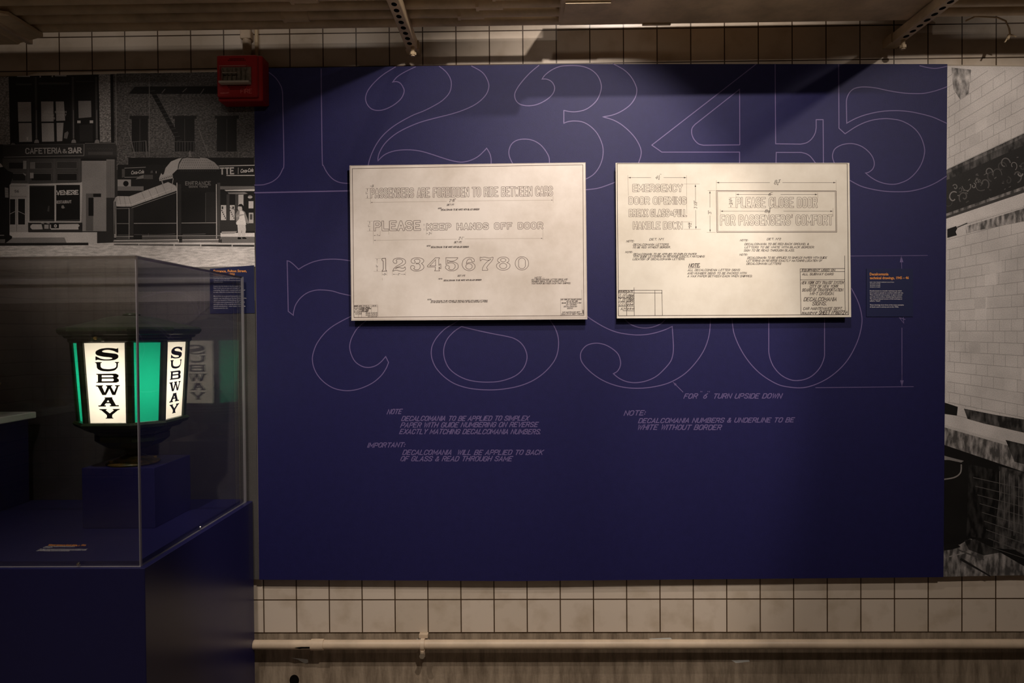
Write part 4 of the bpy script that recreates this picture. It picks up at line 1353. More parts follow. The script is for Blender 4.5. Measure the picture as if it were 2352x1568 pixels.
a.text("DOWN TOWN", (932, 607), (1186, 605), 22, 6, 0, tn(.5), gap=2.2)
# right shop, man
LN([(1345, 308), (1838, 298)], 12, .72); LN([(1448, 440), (1838, 438)], 12, .74); LN([(1612, 330), (1610, 420)], 12, .5)
a.nxt(); a.text("TTE", (1368, 418), (1545, 414), 80, 20, 0, tn(.7), gap=2.4)
a.type("Coca-Cola", (1640, 402), (1820, 386), 52, G, tn(.8), .025, .25)
R(1360, 588, 1838, 632, .42)
PL([(1420, 640), (1838, 630), (1838, 655), (1440, 655)], .82)
PL([(1465, 675), (1700, 668), (1745, 690), (1690, 700), (1480, 695)], .5)
R(1450, 700, 1490, 1120, .24); R(1570, 700, 1605, 1120, .26)
R(1612, 705, 1684, 860, .72)
R(1366, 1060, 1838, 1210, .2)
R(1372, 850, 1445, 1058, .76); R(1495, 850, 1562, 1058, .76)
for i in range(5):
    PL(ell(1385 + i * 12, 925 + i * 26, 8, 12, 8), .2); PL(ell(1502 + i * 12, 925 + i * 26, 8, 9, 8), .2)
R(1382, 868, 1404, 905, .2); R(1530, 868, 1552, 900, .2)
R(1755, 795, 1822, 895, .75); R(1758, 955, 1822, 1100, .68); R(1772, 975, 1808, 1050, .3)
PL(ell(1775, 738, 30, 26, 16), .5); LN([(1745, 742), (1808, 738)], 10, .8)
R(1366, 1235, 1838, 1288, .86); R(1366, 1290, 1838, 1400, .42)
PL([(1380, 1215), (1600, 1210), (1560, 1245), (1380, 1250)], .6)
PL([(1600, 1120), (1712, 1120), (1718, 1190), (1702, 1292), (1664, 1292), (1660, 1190), (1648, 1292), (1612, 1290)], .80)
PL([(1575, 975), (1600, 930), (1660, 912), (1705, 945), (1738, 1030), (1758, 1095), (1748, 1112), (1725, 1095), (1715, 1115), (1690, 1112), (1585, 1080), (1578, 1010)], .52)
PL([(1632, 935), (1660, 925), (1690, 950), (1698, 1010), (1722, 1122), (1588, 1120), (1580, 1092), (1625, 1040)], .86)
PL([(1578, 1010), (1600, 985), (1680, 975), (1700, 985), (1640, 1000), (1600, 1020)], .62)
PL(ell(1637, 893, 33, 40, 20), .72)
PL([(1608, 862), (1625, 838), (1655, 832), (1680, 852), (1682, 900), (1668, 910), (1660, 870), (1625, 868)], .12)
PL([(1605, 902), (1570, 912), (1605, 910)], .1); LN([(1490, 880), (1580, 925)], 5, .2)
PL([(1600, 1312), (1612, 1290), (1650, 1295), (1652, 1322), (1610, 1322)], .08); PL([(1662, 1292), (1700, 1290), (1728, 1310), (1720, 1318), (1670, 1316)], .08)
# kerb
PL([(-120, 1335), (770, 1326), (790, 1362), (-120, 1372)], .42)
LN([(-110, 1338), (790, 1328)], 10, .8); LN([(835, 1330), (1345, 1325)], 10, .8)
R(790, 1330, 835, 1368, .2); R(1338, 1325, 1385, 1368, .22); PL([(835, 1337), (1338, 1335), (1338, 1362), (835, 1366)], .42)
PL([(-120, 1382), (1838, 1372), (1838, 1402), (-120, 1402)], .8)
for x0, x1 in ((-110, 230), (240, 715), (730, 1085), (1100, 1520), (1535, 1832)):
    PL([(x0, 1386 + (x0 + 110) * .008), (x1, 1384 + (x1 + 110) * .008), (x1, 1402 + (x1 + 110) * .012), (x0, 1402 + (x0 + 110) * .012)], .38 if x0 < 1000 else .22, RD)
# foreground street below the label line: darker print, the wall's dimming put into its tones
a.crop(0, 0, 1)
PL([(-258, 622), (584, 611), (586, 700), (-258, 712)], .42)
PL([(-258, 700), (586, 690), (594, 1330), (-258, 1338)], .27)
e0, e1 = at(582.4, 163, YP), at(594.4, 1331, YP)
for v in a.mb.v:
    v.x = min(v.x, e0.x + (e1.x - e0.x) * (e0.z - v.z) / (e0.z - e1.z))
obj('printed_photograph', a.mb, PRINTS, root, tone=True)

# ------------------------------------------------------------------ right mural: tiled passage photograph
root = thing('photo_mural', 'black and white mural of a tiled passage with a dark carved frieze', 'mural', at(2270, 1323, YM))
b = MB()
slab_px([(2176.4, 147), (2700, 155), (2700, 1312), (2167.4, 1325)], YM, -0.001, b, 0, 0, YP)
obj('board', b, M_EDGE, root)
a = Art(YM)
PL([(2176, 148), (2700, 156), (2700, 1311), (2167, 1324)], .80)
VX, VY, X0, X1 = 1382.0, 760.0, 2176.0, 2698.0


def yr(k, x):
    return VY + k * 23.3 * (x - VX) / 795.0


a.nxt()
for k in range(-27, 9):
    xe = X1 if k >= 0 else min(X1, VX + (162 - VY) * 795.0 / (k * 23.3))
    if xe > X0:
        a.line([(X0, yr(k, X0)), (xe, yr(k, xe))], 1.3, tn(.62), G)
rnd = random.Random(4)
a.nxt()
for k in range(-26, 8):
    x = X0 + (4 + (k * 7) % 5 * .3) + (12 if k % 2 else 0)
    while x < X1:
        y0, y1 = yr(k, x), yr(k + 1, x)
        if y0 > 160 and rnd.random() < .8:
            a.line([(x, y0), (x, y1)], 1.0, tn(.64), G)
        x += (x - VX) * .0302
a.nxt()
for i in range(26):
    k = rnd.randint(-24, 5); x = X0 + rnd.uniform(0, 300); q = (x - VX) * .0302
    y = [(x, yr(k, x)), (x + q, yr(k, x + q)), (x + q, yr(k + 1, x + q)), (x, yr(k + 1, x))]
    if all(v[1] > 165 for v in y):
        PL(y, rnd.choice((.76, .83, .85)))
PL([(2185, 155), (2230, 160), (2225, 215), (2205, 228), (2190, 205)], .70, GR)


def band(y0, y1, t, m=G, xa=2163.0, xb=X1):
    """strip that follows the printed perspective"""
    f = lambda y, x: VY + (y - VY) * (x - VX) / 795.0
    PL([(xa, f(y0, xa)), (xb, f(y0, xb)), (xb, f(y1, xb)), (xa, f(y1, xa))], t, m)


band(384, 408, .30, GR)
band(386, 393, .42, GR)
band(408, 498, .17)
f = lambda y, x: VY + (y - VY) * (x - VX) / 795.0
for i in range(54):
    x = 2178 + i * 9.2 + rnd.uniform(-3, 3)
    yc = f(448 + rnd.uniform(-20, 24), x)
    r = rnd.uniform(5, 12) * (x - VX) / 795
    sg = rnd.choice((-1, 1)); ph = rnd.uniform(0, 6)
    sp = [(x + sg * r * (1 - t / 18) * math.cos(ph + t * .42), yc + 1.2 * r * (1 - t / 18) * math.sin(ph + t * .42)) for t in range(rnd.randint(8, 16))]
    LN(spline(sp, 2), rnd.uniform(1.4, 3.0), rnd.choice((.26, .34, .42, .5)))
for i in range(60):
    x = 2180 + rnd.uniform(0, 480); yy = f(rnd.uniform(425, 488), x); q = rnd.uniform(3, 8)
    LN([(x, yy), (x + q, yy - q * rnd.uniform(-.9, .9))], rnd.uniform(1.2, 2.4), rnd.choice((.3, .38, .46)))
band(486, 492, .5, GR); band(492, 498, .25); band(498, 522, .82)
PL([(2176, 526), (2196, 519), (2199, 524), (2195, 532), (2198, 540), (2176, 546)], .12)
LN([(2199, 522), (2222, 512)], 2, .2)
PL([(2218, 520), (2352, 478), (2480, 440), (2480, 478), (2352, 508), (2240, 530), (2220, 536)], .64, GR)
band(928, 950, .82)
PL([(2163, 924), (2200, 934), (2198, 954), (2163, 950)], .12)
PL([(2214, 938), (2290, 953), (2352, 963), (2480, 985), (2480, 1020), (2352, 993), (2260, 972), (2222, 961)], .30, GR)
band(979, 1026, .58, GR)
band(979, 985, .74)
band(1026, 1330, .11)
PL([(2310, 1010), (2352, 1020), (2480, 1050), (2480, 1100), (2330, 1060)], .28, GR)
PL([(2163, 1046), (2190, 1052), (2214, 1058), (2208, 1062), (2180, 1056), (2163, 1056)], .5)
LN(spline([(2208, 1066), (2206, 1085), (2192, 1096), (2164, 1101)]), 3, .5)
PL([(2294, 1070), (2480, 1115), (2480, 1330), (2400, 1300), (2330, 1262), (2280, 1258), (2290, 1180), (2298, 1120)], .30, GR)
PL([(2225, 1065), (2290, 1080), (2285, 1240), (2220, 1230)], .17, GR)
for i in range(9):
    y = 1100 + i * 20
    LN([(2235 + 5 * i, y - 4), (2480, y + 50 + i * 4)], 1.4, .36)
for i in range(14):
    x = 2296 + i * 11
    LN([(x, 1082 + i * 3), (x, 1082 + i * 3 + rnd.uniform(60, 160))], 1.5, .40)
PL([(2168, 1252), (2205, 1250), (2228, 1236), (2280, 1258), (2352, 1300), (2480, 1340), (2480, 1318), (2166, 1324)], .50, GR)
PL([(2168, 1250), (2200, 1249), (2206, 1256), (2185, 1262), (2168, 1264)], .12)
LN([(2206, 1283), (2275, 1325)], 6, .14); LN([(2180, 1278), (2220, 1268)], 2.5, .55); LN([(2200, 1262), (2260, 1285)], 3, .28)
PL([(2215, 1240), (2240, 1238), (2300, 1268), (2260, 1275), (2225, 1262)], .22, GR)
# keep the print inside its board
for v in a.mb.v:
    lo = at(2168, 1324.0, YM).z
    hi = at(2300, 149.5, YM).z
    v.z = min(max(v.z, lo), hi)
    e0, e1 = at(2176.6, 147, YP), at(2167.6, 1325, YP)
    v.x = max(v.x, e0.x + (e1.x - e0.x) * (e0.z - v.z) / (e0.z - e1.z))
obj('printed_photograph', a.mb, PRINTS, root, tone=True)

# ------------------------------------------------------------------ fire alarm
YA = -0.13
p0, p1 = at(497, 126, YA), at(601, 229, YA)
cx0, cx1, cz0, cz1 = p0.x, p1.x, p1.z, p0.z
root = thing('fire_alarm', 'red wall fire alarm with clear strobe above the blue panel edge', 'fire alarm', ((cx0 + cx1) / 2, 0, cz0))
b = MB(); b.bbox((cx0, YA + 0.012, cz0), (cx1, -0.0365, cz1), 0.004); obj('back_box', b, M_RED, root)
b = MB(); b.box((cx0 + 0.02, -0.0365, cz0 + 0.03), (cx1 - 0.02, -0.0005, cz1 - 0.008)) if False else b.box((cx0 + 0.03, -0.0365, at(540, 160, 0).z), (cx1 - 0.03, -0.0005, cz1 - 0.01)); obj('wall_mount', b, M_RED, root)
b = MB()
fx0, fx1, fz0, fz1 = cx0 + 0.003, cx1 - 0.016, cz0 + 0.012, cz1 - 0.004
b.bbox((fx0, YA - 0.006, fz0), (fx1, YA + 0.012, fz1), 0.004)
face = obj('faceplate', b, M_RED, root)
for rows in (((0.166, 10), (0.1595, 12)), ((0.055, 14), (0.048, 13), (0.041, 12), (0.034, 10))):
    b = MB()
    for zc, nn in rows:
        for i in range(nn):
            x = (fx0 + fx1) / 2 + (i - (nn - 1) / 2) * 0.0066
            b.box((x - 0.0018, YA - 0.0067, fz0 + zc - 0.0022), (x + 0.0018, YA - 0.0055, fz0 + zc + 0.0022))
    obj('speaker_grille', b, M_DKRED, face)
a = Art(YA - 0.006)
a.crop(480, 110, 11.2)
a.text("FIRE", (820, 1165), (1100, 1160), 105, 10, 0, gap=1.6)
a.text("TRUEALERT", (292, 1180), (520, 1165), 26, 5, 0)
obj('lettering', a.mb, mat('pale_red_print', rgb(214, 120, 112), .6), face)
q0, q1 = at(503, 150, YA - 0.035), at(566, 184, YA - 0.035)
b = MB()
x0, x1, z0, z1 = q0.x, q1.x, q1.z, q0.z
b.loft([[(x0 - .004, YA - .006, z0 - .008), (x1 + .012, YA - .006, z0 - .008), (x1 + .012, YA - .006, z1 + .004), (x0 - .004, YA - .006, z1 + .004)],
        [(x0, YA - .034, z0), (x1 + .003, YA - .034, z0), (x1 + .003, YA - .034, z1), (x0, YA - .034, z1)],
        [(x0 + .006, YA - .040, z0 + .006), (x1 - .003, YA - .040, z0 + .006), (x1 - .003, YA - .040, z1 - .006), (x0 + .006, YA - .040, z1 - .006)]])
lens = obj('strobe_lens', b, M_PANE, root)
b = MB()
b.box((x0 - .002, YA - .0075, z0 - .006), (x1 + .010, YA - .0062, z1 + .002))
for k in range(6):
    xa = x0 + (x1 - x0) * k / 6
    b.add([(xa, YA - .009, z0 + .004), (xa + .010, YA - .022, z0 + .004), (xa + .010, YA - .016, z1 - .004), (xa, YA - .009, z1 - .004)], [(0, 1, 2, 3)])
obj('reflector', b, M_LENS, lens)
b = MB()
b.tube([(x0 + .012, YA - .026, (z0 + z1) / 2 + .004), (x0 + .075, YA - .026, (z0 + z1) / 2 + .004)], 0.0035, n=10)
obj('strobe_tube', b, M_CHROME, lens)
b = MB()
b.box((x0 - .003, YA - .036, z0 - .009), (x1 + .010, YA - .0062, z0 - .001))
obj('lens_sill', b, M_EDGE, lens)

# conduit feeding the alarm
root_z = cz1 - 0.006
b = MB()
c0 = at(567, 70, -0.02)
b.tube([(c0.x, -0.021, root_z), (c0.x, -0.021, 3.4)], 0.0195)
b.bbox((c0.x - .024, -0.042, 3.06), (c0.x + .024, -0.0005, 3.10), .003)
cdrop = obj('alarm_conduit', b, M_PAINT, None)
tag(cdrop, 'short upright cream conduit dropping down the tiles into the red fire alarm', 'pipe')
b = MB()
b.tube([(c0.x + .040, -0.009, root_z - 0.0), (c0.x + .040, -0.009, 3.4)], 0.0085)
tag(obj('alarm_conduit', b, M_PAINT2, None), 'thin cable tube on the tiles, right of the wider conduit above the alarm', 'pipe')

# ------------------------------------------------------------------ overhead pipes, duct, hangers
ZP, RP = 3.058, 0.028
XD0, XD1 = 0.16, 1.70
names = ('nearest the tiled wall', 'second out from the tiled wall', 'third out from the tiled wall', 'fourth out from the tiled wall', 'fifth out from the tiled wall')
for i in range(5):
    y = -0.205 - i * 0.077
    b = MB()
    b.tube([(-2.9, y, ZP + i * .002), (XD0 + 0.01, y, ZP + i * .002)], RP)
    t = obj('overhead_conduit', b, M_PAINT2)
    tag(t, 'long cream overhead conduit left of the duct, ' + names[i], 'pipe', 'overhead conduits left of the duct')
    b = MB()
    xs = {0: (), 1: (-0.93, -0.2), 2: (-0.12,), 3: (-0.85, -0.05), 4: (-0.22,)}[i]
    if xs:
        for x in xs:
            b = MB()
            b.tube([(x - .05, y, ZP + i * .002), (x + .05, y, ZP + i * .002)], RP + .007)
            b.tube([(x - .06, y, ZP + i * .002), (x - .048, y, ZP + i * .002)], RP + .011, n=6, smooth=False)
            obj('coupling', b, M_PAINT2, t)
for i in range(4):
    y = -0.215 - i * 0.085
    b = MB()
    b.tube([(XD1 - 0.01, y, ZP + .004), (2.9, y, ZP + .004)], RP - .002)
    t = obj('overhead_conduit', b, M_PAINT2)
    tag(t, 'short cream overhead conduit right of the duct, ' + names[i], 'pipe', 'overhead conduits right of the duct')
    if i in (1, 2):
        b = MB()
        x = 2.05 + .25 * i
        b.tube([(x - .06, y, ZP + .004), (x + .06, y, ZP + .004)], RP + .009)
        obj('coupling', b, M_PAINT2, t)
root = thing('cable_duct', 'wide flat cream cable duct between the two perforated hangers', 'duct', (0.9, -0.3, 3.03))
b = MB(); b.bbox((XD0, -0.43, 3.033), (XD1, -0.185, 3.172), .004); obj('trough', b, M_PAINT2, root)
b = MB(); b.box((XD0 - .005, -0.445, 3.168), (XD1 + .005, -0.17, 3.180)); obj('cover', b, M_PAINT, root)
b = MB(); b.box((XD0 + .02, -0.40, 3.025), (XD0 + .2, -0.30, 3.034)); obj('splice_plate', b, M_PAINT2, root)
b = MB(); b.box((0.52, -0.20, 3.026), (0.64, -0.186, 3.034)); obj('splice_plate', b, M_PAINT2, root)
root = thing('junction_box', 'bulky flat junction box on the overhead conduits at the far left', 'junction box', (-2.4, -0.3, 2.99))
b = MB(); b.bbox((-2.95, -0.46, 2.985), (-2.17, -0.185, 3.028), .004); b.loft([[(-2.17, -0.45, 2.99), (-2.17, -0.19, 2.99), (-2.17, -0.19, 3.027), (-2.17, -0.45, 3.027)], [(-2.06, -0.40, 3.012), (-2.06, -0.20, 3.012), (-2.06, -0.20, 3.0275), (-2.06, -0.40, 3.0275)]])
obj('box_body', b, M_PAINT2, root)
b = MB(); b.box((-2.14, -0.47, 2.988), (-2.12, -0.18, 3.0275)); obj('clamp_strap', b, M_PAINT, root)


def hanger(X, label):
    t = thing('perforated_hanger', label, 'pipe hanger', (X, -0.1, 2.985), 'perforated hangers under the conduits')
    z0, z1 = 2.985, 3.0285
    b = MB(); b.bbox((X - .025, -2.6, z0), (X + .025, -0.075, z1), .003)
    n = 0
    y = -0.14
    while y > -2.5:
        b.add([(X + .011 * math.cos(q), y + .016 * math.sin(q), z0 - .0004) for q in [2 * math.pi * k / 16 for k in range(16)]], [tuple(range(16))], 1)
        y -= 0.052
    obj('strut', b, [M_PAINT2, M_HOLE], t)
    b = MB(); b.tube([(X + .008, -0.10, 2.945), (X + .008, -0.10, 2.985)], .009); b.tube([(X + .008, -0.10, 2.950), (X + .008, -0.10, 2.962)], .015, n=6, smooth=False); obj('bolt', b, M_PAINT2, t)
    b = MB(); b.box((X - .03, -0.075, z0 + .002), (X + .03, -0.0005, z1 - .002)); obj('wall_bracket', b, M_PAINT2, t)
    return t


hanger(-0.485, 'perforated metal hanger crossing under the conduits above the PASSENGERS drawing')
hanger(1.665, 'perforated metal hanger crossing under the duct end near the right mural')

# loose wire at top right
P = [at(2218, 48, -.16), at(2240, 38, -.16), at(2290, 40, -.15), at(2310, 48, -.14), at(2318, 66, -.14), at(2320, 80, -.14), at(2312, 90, -.14), at(2308, 97, -.14)]
b = MB(); b.tube(P, .0035, n=8); b.tube([at(2322, 80, -.14), at(2334, 84, -.14)], .003, n=6); b.tube([at(2318, 80, -.14), at(2314, 90, -.14)], .007, n=6)
tag(obj('loose_wire', b, M_PAINT2), 'thin loose wire with a knotted end dangling in front of the tiles, top right', 'wire')

# ------------------------------------------------------------------ low pipe along the concrete
zp = CAM.z - (1484 - 764) / F * 3.14
root = thing('wall_pipe', 'long cream pipe running along the concrete base below the tiles', 'pipe', (0, -0.05, zp - .02))
b = MB(); b.tube([(-4.5, -0.05, zp), (4.5, -0.05, zp)], .0205); obj('pipe_run', b, M_PAINT, root)
b = MB()
q0, q1 = at(715, 1484, -.05), at(744, 1484, -.05)
b.tube([(q0.x, -.05, zp), (q1.x, -.05, zp)], .0245); obj('coupling', b, M_PAINT, root)
xc = at(971, 1484, -.05).x
b = MB()
b.tube([(xc - .009, -.05, zp), (xc + .009, -.05, zp)], .0265)
b.box((xc - .02, -.028, zp + .018), (xc + .02, .0025, zp + .034))
b.tube([(xc, -.062, zp - .020), (xc, -.055, zp - .052)], .011)
cl = obj('pipe_clamp', b, M_PAINT, root)
b = MB(); b.tube([(xc, -.075, zp - .042), (xc, .0025, zp - .042)], .010, n=12); b.tube([(xc, -.078, zp - .042), (xc, -.070, zp - .042)], .013, n=6, smooth=False); obj('clamp_bolt', b, M_STEEL, cl)
for dx, dz in ((-.29, -.012),):
    b = MB()
    a = Art(-.0712)
    a.poly([(676, 1487), (692, 1485), (713, 1485), (711, 1489), (695, 1489), (688, 1490)], m=0)
    obj('chipped_paint', a.mb, M_HOLE, root)

# ------------------------------------------------------------------ display case
ZB, ZT = 0.978, 1.981
XC0, XC1 = -3.3, -1.2585
YF, YK = -0.937, -0.062
root = thing('case_plinth', 'tall blue plinth carrying the clear display case', 'plinth', (-2.25, -0.5, 0))
b = MB(); b.bbox((XC0 - .03, YF - .012, 0), (XC1 + .020, YK + .022, ZB - .016), .002); obj('body', b, M_CASE, root)
b = MB(); b.box((XC0 + .012, YF + .012, ZB - .017), (XC1 - .012, YK - .012, ZB)); obj('top_deck', b, M_CASE, root)

root = thing('case_cover', 'clear acrylic cover over the green subway lantern, screwed onto the blue plinth', 'display case', (-2.27, -0.5, ZB - .016))
TH = 0.009
z0 = ZB - .0158


def pane(name, a_, b_, big):
    """thin clear sheet: two large clear faces, cut edges slightly milky"""
    (x0, y0, z0_), (x1, y1, z1_) = a_, b_
    m = MB()
    m.box(a_, b_)
    ax = {'x': (3, 5), 'y': (2, 4), 'z': (0, 1)}[big]
    for i in range(6):
        m.m[i] = 0 if i in ax else 1
    return obj(name, m, [M_PANE, M_PEDGE], root)


front = pane('front_pane', (XC0, YF, z0), (XC1, YF + TH, ZT), 'y')
side = pane('side_pane', (XC1 - TH, YF + TH + .0003, z0), (XC1, YK - TH - .0003, ZT), 'x')
pane('back_pane', (XC0, YK - TH, z0), (XC1, YK, ZT), 'y')
pane('side_pane', (XC0, YF + TH + .0003, z0), (XC0 + TH, YK - TH - .0003, ZT), 'x')
pane('top_pane', (XC0 + TH + .0003, YF + TH + .0003, ZT - TH), (XC1 - TH - .0003, YK - TH - .0003, ZT - .0003), 'z')


def screw(pt, ax, par):
    b = MB()
    d = Vector((0, -1, 0)) if ax == 'y' else Vector((1, 0, 0))
    b.tube([pt, pt + d * .004], [.0065, .0045], n=14)
    obj('screw', b, M_CHROME, par)


q = at(180, 1281, YF); screw(Vector((q.x, YF, z0 + .010)), 'y', front)
d = ray(460, 1201); tt = (XC1 - CAM.x) / d.x; q = CAM + d * tt; screw(Vector((XC1, q.y, z0 + .012)), 'x', side)

# riser under the lantern
root_r = MB(); root_r.bbox((-1.704, -0.54, ZB + .0002), (-1.422, -0.25, 1.211), .0015)
tag(obj('riser_block', root_r, M_CASE), 'square blue riser block under the lit green lantern', 'riser')
# far left riser, slab and brass piece
b = MB(); b.bbox((-2.66, -0.42, ZB + .0002), (-2.225, -0.10, 1.352), .0015)
tag(obj('riser_block', b, M_CASE), 'tall blue riser block under the pale slab at the left edge', 'riser')
b = MB(); b.bbox((-2.69, -0.445, 1.3524), (-2.198, -0.085, 1.381), .003)
tag(obj('stone_slab', b, M_SLAB), 'pale flat slab on the tall blue riser at the left edge', 'slab')
root = thing('brass_finial', 'small old brass turned ornament standing on the pale slab', 'ornament', (-2.280, -0.30, 1.3812))
b = MB(); b.lathe((-2.280, -0.30, 1.3812), [(.050, 0), (.052, .012), (.030, .022), (.026, .04), (.040, .06), (.050, .085), (.046, .11), (.052, .128)], n=32); obj('body', b, M_BRASS, root)
b = MB(); b.lathe((-2.280, -0.30, 1.5092), [(.052, 0), (.066, .006), (.070, .014), (.060, .018)], n=32); obj('flared_rim', b, M_BRASS, root)

# caption lettering on the deck
fn = lambda px, py, off: at_z(px, py, ZB + off)
root = thing('exhibit_caption', 'small exhibit caption with an orange title lying on the case deck', 'caption', at_z(140, 1258, ZB))
a = Art(fn=fn, base=.0004)
a.crop(0, 1000, 2.76)
a.type("Subway entrance kiosk globe, c. 1916", (303, 698), (540, 700), 11, 0, bold=.02, slant=0.9)
obj('heading_text', a.mb, M_ORANGE, root)
a = Art(fn=fn, base=.0004)
a.crop(0, 1000, 2.76)
for st, x0, x1, y in (("NEW YORK TRANSIT MUSEUM COLLECTION", 285, 472, 706), ("XX.2005.11", 270, 328, 711), ("Gaslight style lamps marked the entrances of stations and", 250, 548, 721), ("were later fitted with electric bulbs behind colored glass, which", 238, 545, 727), ("told riders where they could enter or exit the trains.", 228, 440, 732)):
    a.type(st, (x0, y), (x1, y + .5), 5, bold=.012, slant=.9)
obj('body_text', a.mb, M_WHITE, root)

# ------------------------------------------------------------------ the lantern
LC = Vector((-1.561, -0.436, 1.2112))
DZ = 0.0095
root = thing('subway_lantern', 'lit dark green octagonal lantern with white and green glass reading SUBWAY', 'lantern', LC)
root.rotation_euler = (0, 0, 0)
S1, CH = 0.0920, 0.087     # half width of a wide face, depth of a chamfer face
ZG0, ZG1 = 1.383, 1.684
K0, K1 = 0.905, 1.0


def octa(k, z, grow=0.0):
    h, f = S1 * k, (S1 + CH) * k
    g = grow
    return [Vector((LC.x + x, LC.y + y, z + DZ)) for x, y in ((-h - g * .41, -f - g), (h + g * .41, -f - g), (f + g, -h - g * .41), (f + g, h + g * .41), (h + g * .41, f + g), (-h - g * .41, f + g), (-f - g, h + g * .41), (-f - g, -h - g * .41))]


o0, o1 = octa(K0, ZG0), octa(K1, ZG1)


def face(i, u, v, out=0.0):
    """point on glass face i: u along, v up (0..1)"""
    j = (i + 1) % 8
    p = (o0[i].lerp(o0[j], u)).lerp(o1[i].lerp(o1[j], u), v)
    n = Vector(((o1[i] + o1[j]).x / 2 - LC.x, (o1[i] + o1[j]).y / 2 - LC.y, 0)).normalized()
    return p + n * out


def mapq(x, y):
    """front glass as seen in the close crop -> (u, v)"""
    v = (y - 298) / (1103 - 298)
    xl, xr = 45 + 58 * v, 462 + 8 * v
    return (x - xl) / (xr - xl), 1 - v


SUB = [
    [(386, 345), (372, 358), (330, 350), (270, 348), (210, 356), (168, 378), (162, 402), (178, 422), (240, 436), (310, 443), (332, 451), (312, 461), (260, 463), (215, 455), (180, 437), (163, 428), (164, 476), (182, 464), (230, 474), (300, 475), (352, 469), (384, 450), (388, 425), (370, 408), (300, 399), (240, 392), (224, 381), (250, 369), (290, 366), (340, 377), (370, 394), (387, 398)],
    [(158, 489), (226, 489), (226, 497), (212, 500), (214, 540), (235, 556), (290, 562), (340, 555), (365, 540), (367, 500), (352, 497), (352, 489), (393, 488), (393, 496), (382, 500), (380, 545), (350, 575), (290, 584), (220, 578), (178, 556), (172, 500), (158, 497)],
    [(170, 607), (224, 607), (224, 697), (170, 697), (172, 690), (186, 686), (186, 618), (172, 614)], [(224, 607), (360, 606), (384, 618), (388, 628), (335, 628), (325, 622), (224, 622)], [(224, 642), (345, 642), (372, 651), (345, 656), (224, 656)], [(224, 682), (330, 682), (338, 676), (390, 676), (388, 686), (362, 697), (224, 697)],
    [(335, 626), (388, 626), (384, 640), (368, 652), (330, 644), (336, 636)], [(332, 654), (370, 650), (388, 664), (390, 678), (338, 678), (340, 666)],
    [(165, 724), (235, 722), (235, 731), (225, 735), (252, 797), (277, 736), (262, 731), (262, 722), (326, 722), (326, 731), (312, 735), (342, 792), (366, 736), (350, 731), (352, 722), (399, 722), (397, 731), (385, 734), (354, 821), (324, 821), (297, 757), (264, 821), (228, 821), (185, 736), (166, 733)],
    [(250, 845), (325, 843), (325, 852), (306, 866), (282, 862), (258, 858), (250, 853)], [(256, 856), (294, 856), (247, 926), (208, 926)], [(272, 852), (320, 850), (360, 926), (315, 926)], [(252, 892), (308, 892), (312, 905), (246, 905)], [(190, 925), (262, 925), (262, 937), (190, 937)], [(300, 924), (386, 924), (386, 936), (300, 936)],
    [(200, 962), (270, 962), (270, 971), (260, 974), (299, 1007), (340, 974), (328, 971), (328, 962), (396, 962), (394, 970), (376, 976), (322, 1022), (322, 1048), (333, 1052), (333, 1059), (259, 1059), (259, 1052), (271, 1048), (271, 1024), (220, 976), (200, 970)],
]


def chaikin(p):
    o = []
    for k in range(len(p)):
        a_, b_ = p[k], p[(k + 1) % len(p)]
        o += [(a_[0] * .8 + b_[0] * .2, a_[1] * .8 + b_[1] * .2), (a_[0] * .2 + b_[0] * .8, a_[1] * .2 + b_[1] * .8)]
    return o


# metal body: roof, collar, posts, sill, bracket, neck, foot
b = MB()
b.loft([octa(1, 1.684, .008), octa(1, 1.690, .016), octa(1, 1.700, .016), octa(1, 1.703, .026), octa(1, 1.712, .030), octa(1, 1.716, .042), octa(1, 1.728, .050), octa(1, 1.735, .050), octa(1, 1.742, .044)])
obj('eave', b, M_GREEN, root)
b = MB()
b.loft([octa(1, 1.742, .044), octa(.82, 1.753, .03), octa(.60, 1.768, .02), octa(.40, 1.782, .01), octa(.30, 1.788), octa(.12, 1.790)], smooth=False)
roof = obj('roof', b, M_GREEN, root)
b = MB(); b.lathe((LC.x, LC.y, 1.7895 + DZ), [(.030, 0), (.034, .004), (.020, .010), (.008, .012)], n=20); obj('cap_knob', b, M_GREEN, roof)
b = MB()
for x in (-.045, .045, 0):
    pass
yf = LC.y - S1 - CH - .0245
b.bbox((LC.x - .035, yf - .008, 1.688 + DZ), (LC.x + .010, yf + .018, 1.712 + DZ), .004)
lug = obj('front_lug', b, M_GREEN, root)
b = MB(); b.tube([(LC.x - .014, yf - .008, 1.702 + DZ), (LC.x - .014, yf - .015, 1.702 + DZ)], [.007, .005], n=12); obj('lug_screw', b, M_BRASS, lug)
PW = 0.0115
for i in range(8):
    b = MB()
    p0, p1 = o0[i], o1[i]
    n = Vector((p1.x - LC.x, p1.y - LC.y, 0)).normalized()
    tg = Vector((-n.y, n.x, 0))
    rr = []
    for p in (p0, p1 + Vector((0, 0, .002))):
        rr.append([p + n * .010 - tg * (PW * .7), p + n * .010 + tg * (PW * .7), p + n * .001 + tg * (PW * 1.3), p - n * .010 + tg * PW, p - n * .010 - tg * PW, p + n * .001 - tg * (PW * 1.3)])
    b.loft(rr)
    obj('corner_post', b, M_GREEN, root)
b = MB()
b.loft([octa(.60, 1.322, 0), octa(.66, 1.326, 0), octa(.70, 1.338, 0), octa(.84, 1.345, 0), octa(.86, 1.356, .006), octa(.90, 1.362, .016), octa(.905, 1.374, .022), octa(.905, 1.3825, .016), octa(.80, 1.3828)])
obj('sill', b, M_GREEN, root)
b = MB()
b.loft([octa(.34, 1.268), octa(.50, 1.276), octa(.60, 1.290), octa(.66, 1.300), octa(.66, 1.3225)])
obj('lower_bracket', b, M_GREEN, root)
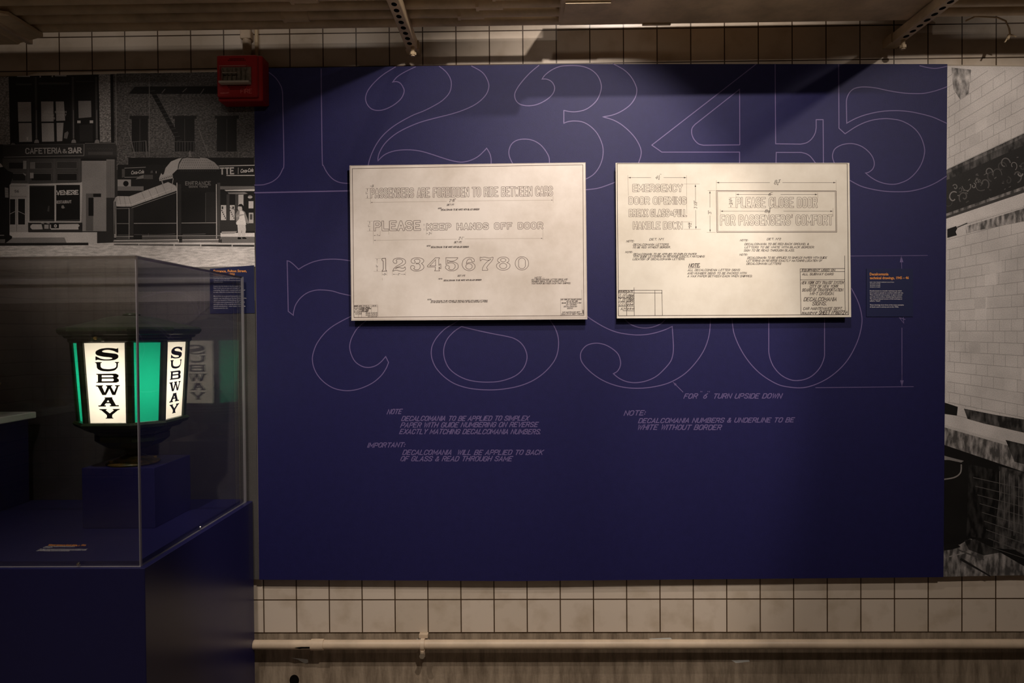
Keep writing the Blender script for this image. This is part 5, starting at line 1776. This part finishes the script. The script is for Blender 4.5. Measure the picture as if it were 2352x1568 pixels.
b = MB(); b.lathe((LC.x, LC.y, LC.z), [(.045, .030), (.030, .036), (.026, .042), (.032, .055), (.050, .0670)], n=28); obj('neck', b, M_GREEN, root)
b = MB(); b.lathe((LC.x, LC.y, LC.z), [(.094, 0), (.098, .004), (.094, .010), (.078, .013), (.072, .020), (.052, .024), (.046, .031)], n=36)
foot = obj('foot', b, mat('worn_green_brass', rgb(46, 52, 26), .35, .45, .3, .6, 45, .5, 60, 5, rgb(92, 70, 30)), root)
for k in range(4):
    q = math.pi / 4 + k * math.pi / 2
    b = MB(); b.tube([(LC.x + .078 * math.cos(q), LC.y + .078 * math.sin(q), LC.z + .011), (LC.x + .078 * math.cos(q), LC.y + .078 * math.sin(q), LC.z + .019)], .010, n=8); obj('foot_bolt', b, M_BRASS, foot)
for i in range(8):
    e = PW * (1.0) / (2 * S1) if i % 2 == 0 else PW / (CH * 1.41)
    vs = [face(i, e, 0), face(i, 1 - e, 0), face(i, 1 - e, 1), face(i, e, 1)]
    inn = [face(i, e, 0, -.004), face(i, 1 - e, 0, -.004), face(i, 1 - e, 1, -.004), face(i, e, 1, -.004)]
    b = MB()
    b.add(vs, [(0, 1, 2, 3)])
    if i % 2 == 0:
        g = obj('white_glass_pane', b, M_GWHITE, root, 'white glass pane reading SUBWAY downwards')
        b = MB()
        for qi, pl in enumerate(SUB):
            if qi < 2:
                pl = chaikin(pl)
            uv = [mapq(x, y) for x, y in pl]
            ar = sum(uv[k][0] * uv[(k + 1) % len(uv)][1] - uv[(k + 1) % len(uv)][0] * uv[k][1] for k in range(len(uv)))
            if ar < 0:
                uv = list(reversed(uv))
            pts = [face(i, e + u * (1 - 2 * e), v, .0006) for u, v in uv]
            b.add(pts, [tuple(range(len(pts)))])
        obj('lettering', b, M_BLACK, g)
    else:
        obj('green_glass_pane', b, M_GGREEN, root, 'green glass pane')
bl = bpy.data.lights.new('lantern_bulb', 'POINT')
bl.energy = 3.8
bl.color = (1.0, 0.90, 0.75)
bl.shadow_soft_size = 0.03
bo = bpy.data.objects.new('lantern_bulb', bl)
COL.objects.link(bo)
bo.parent = root
bo.location = (0, 0, 1.545 - LC.z)
b = MB(); b.lathe((LC.x, LC.y, 1.394), [(.05, -.002), (.05, .01), (.02, .02), (.02, .05)], n=16); obj('bulb_socket', b, M_GREEN, root)
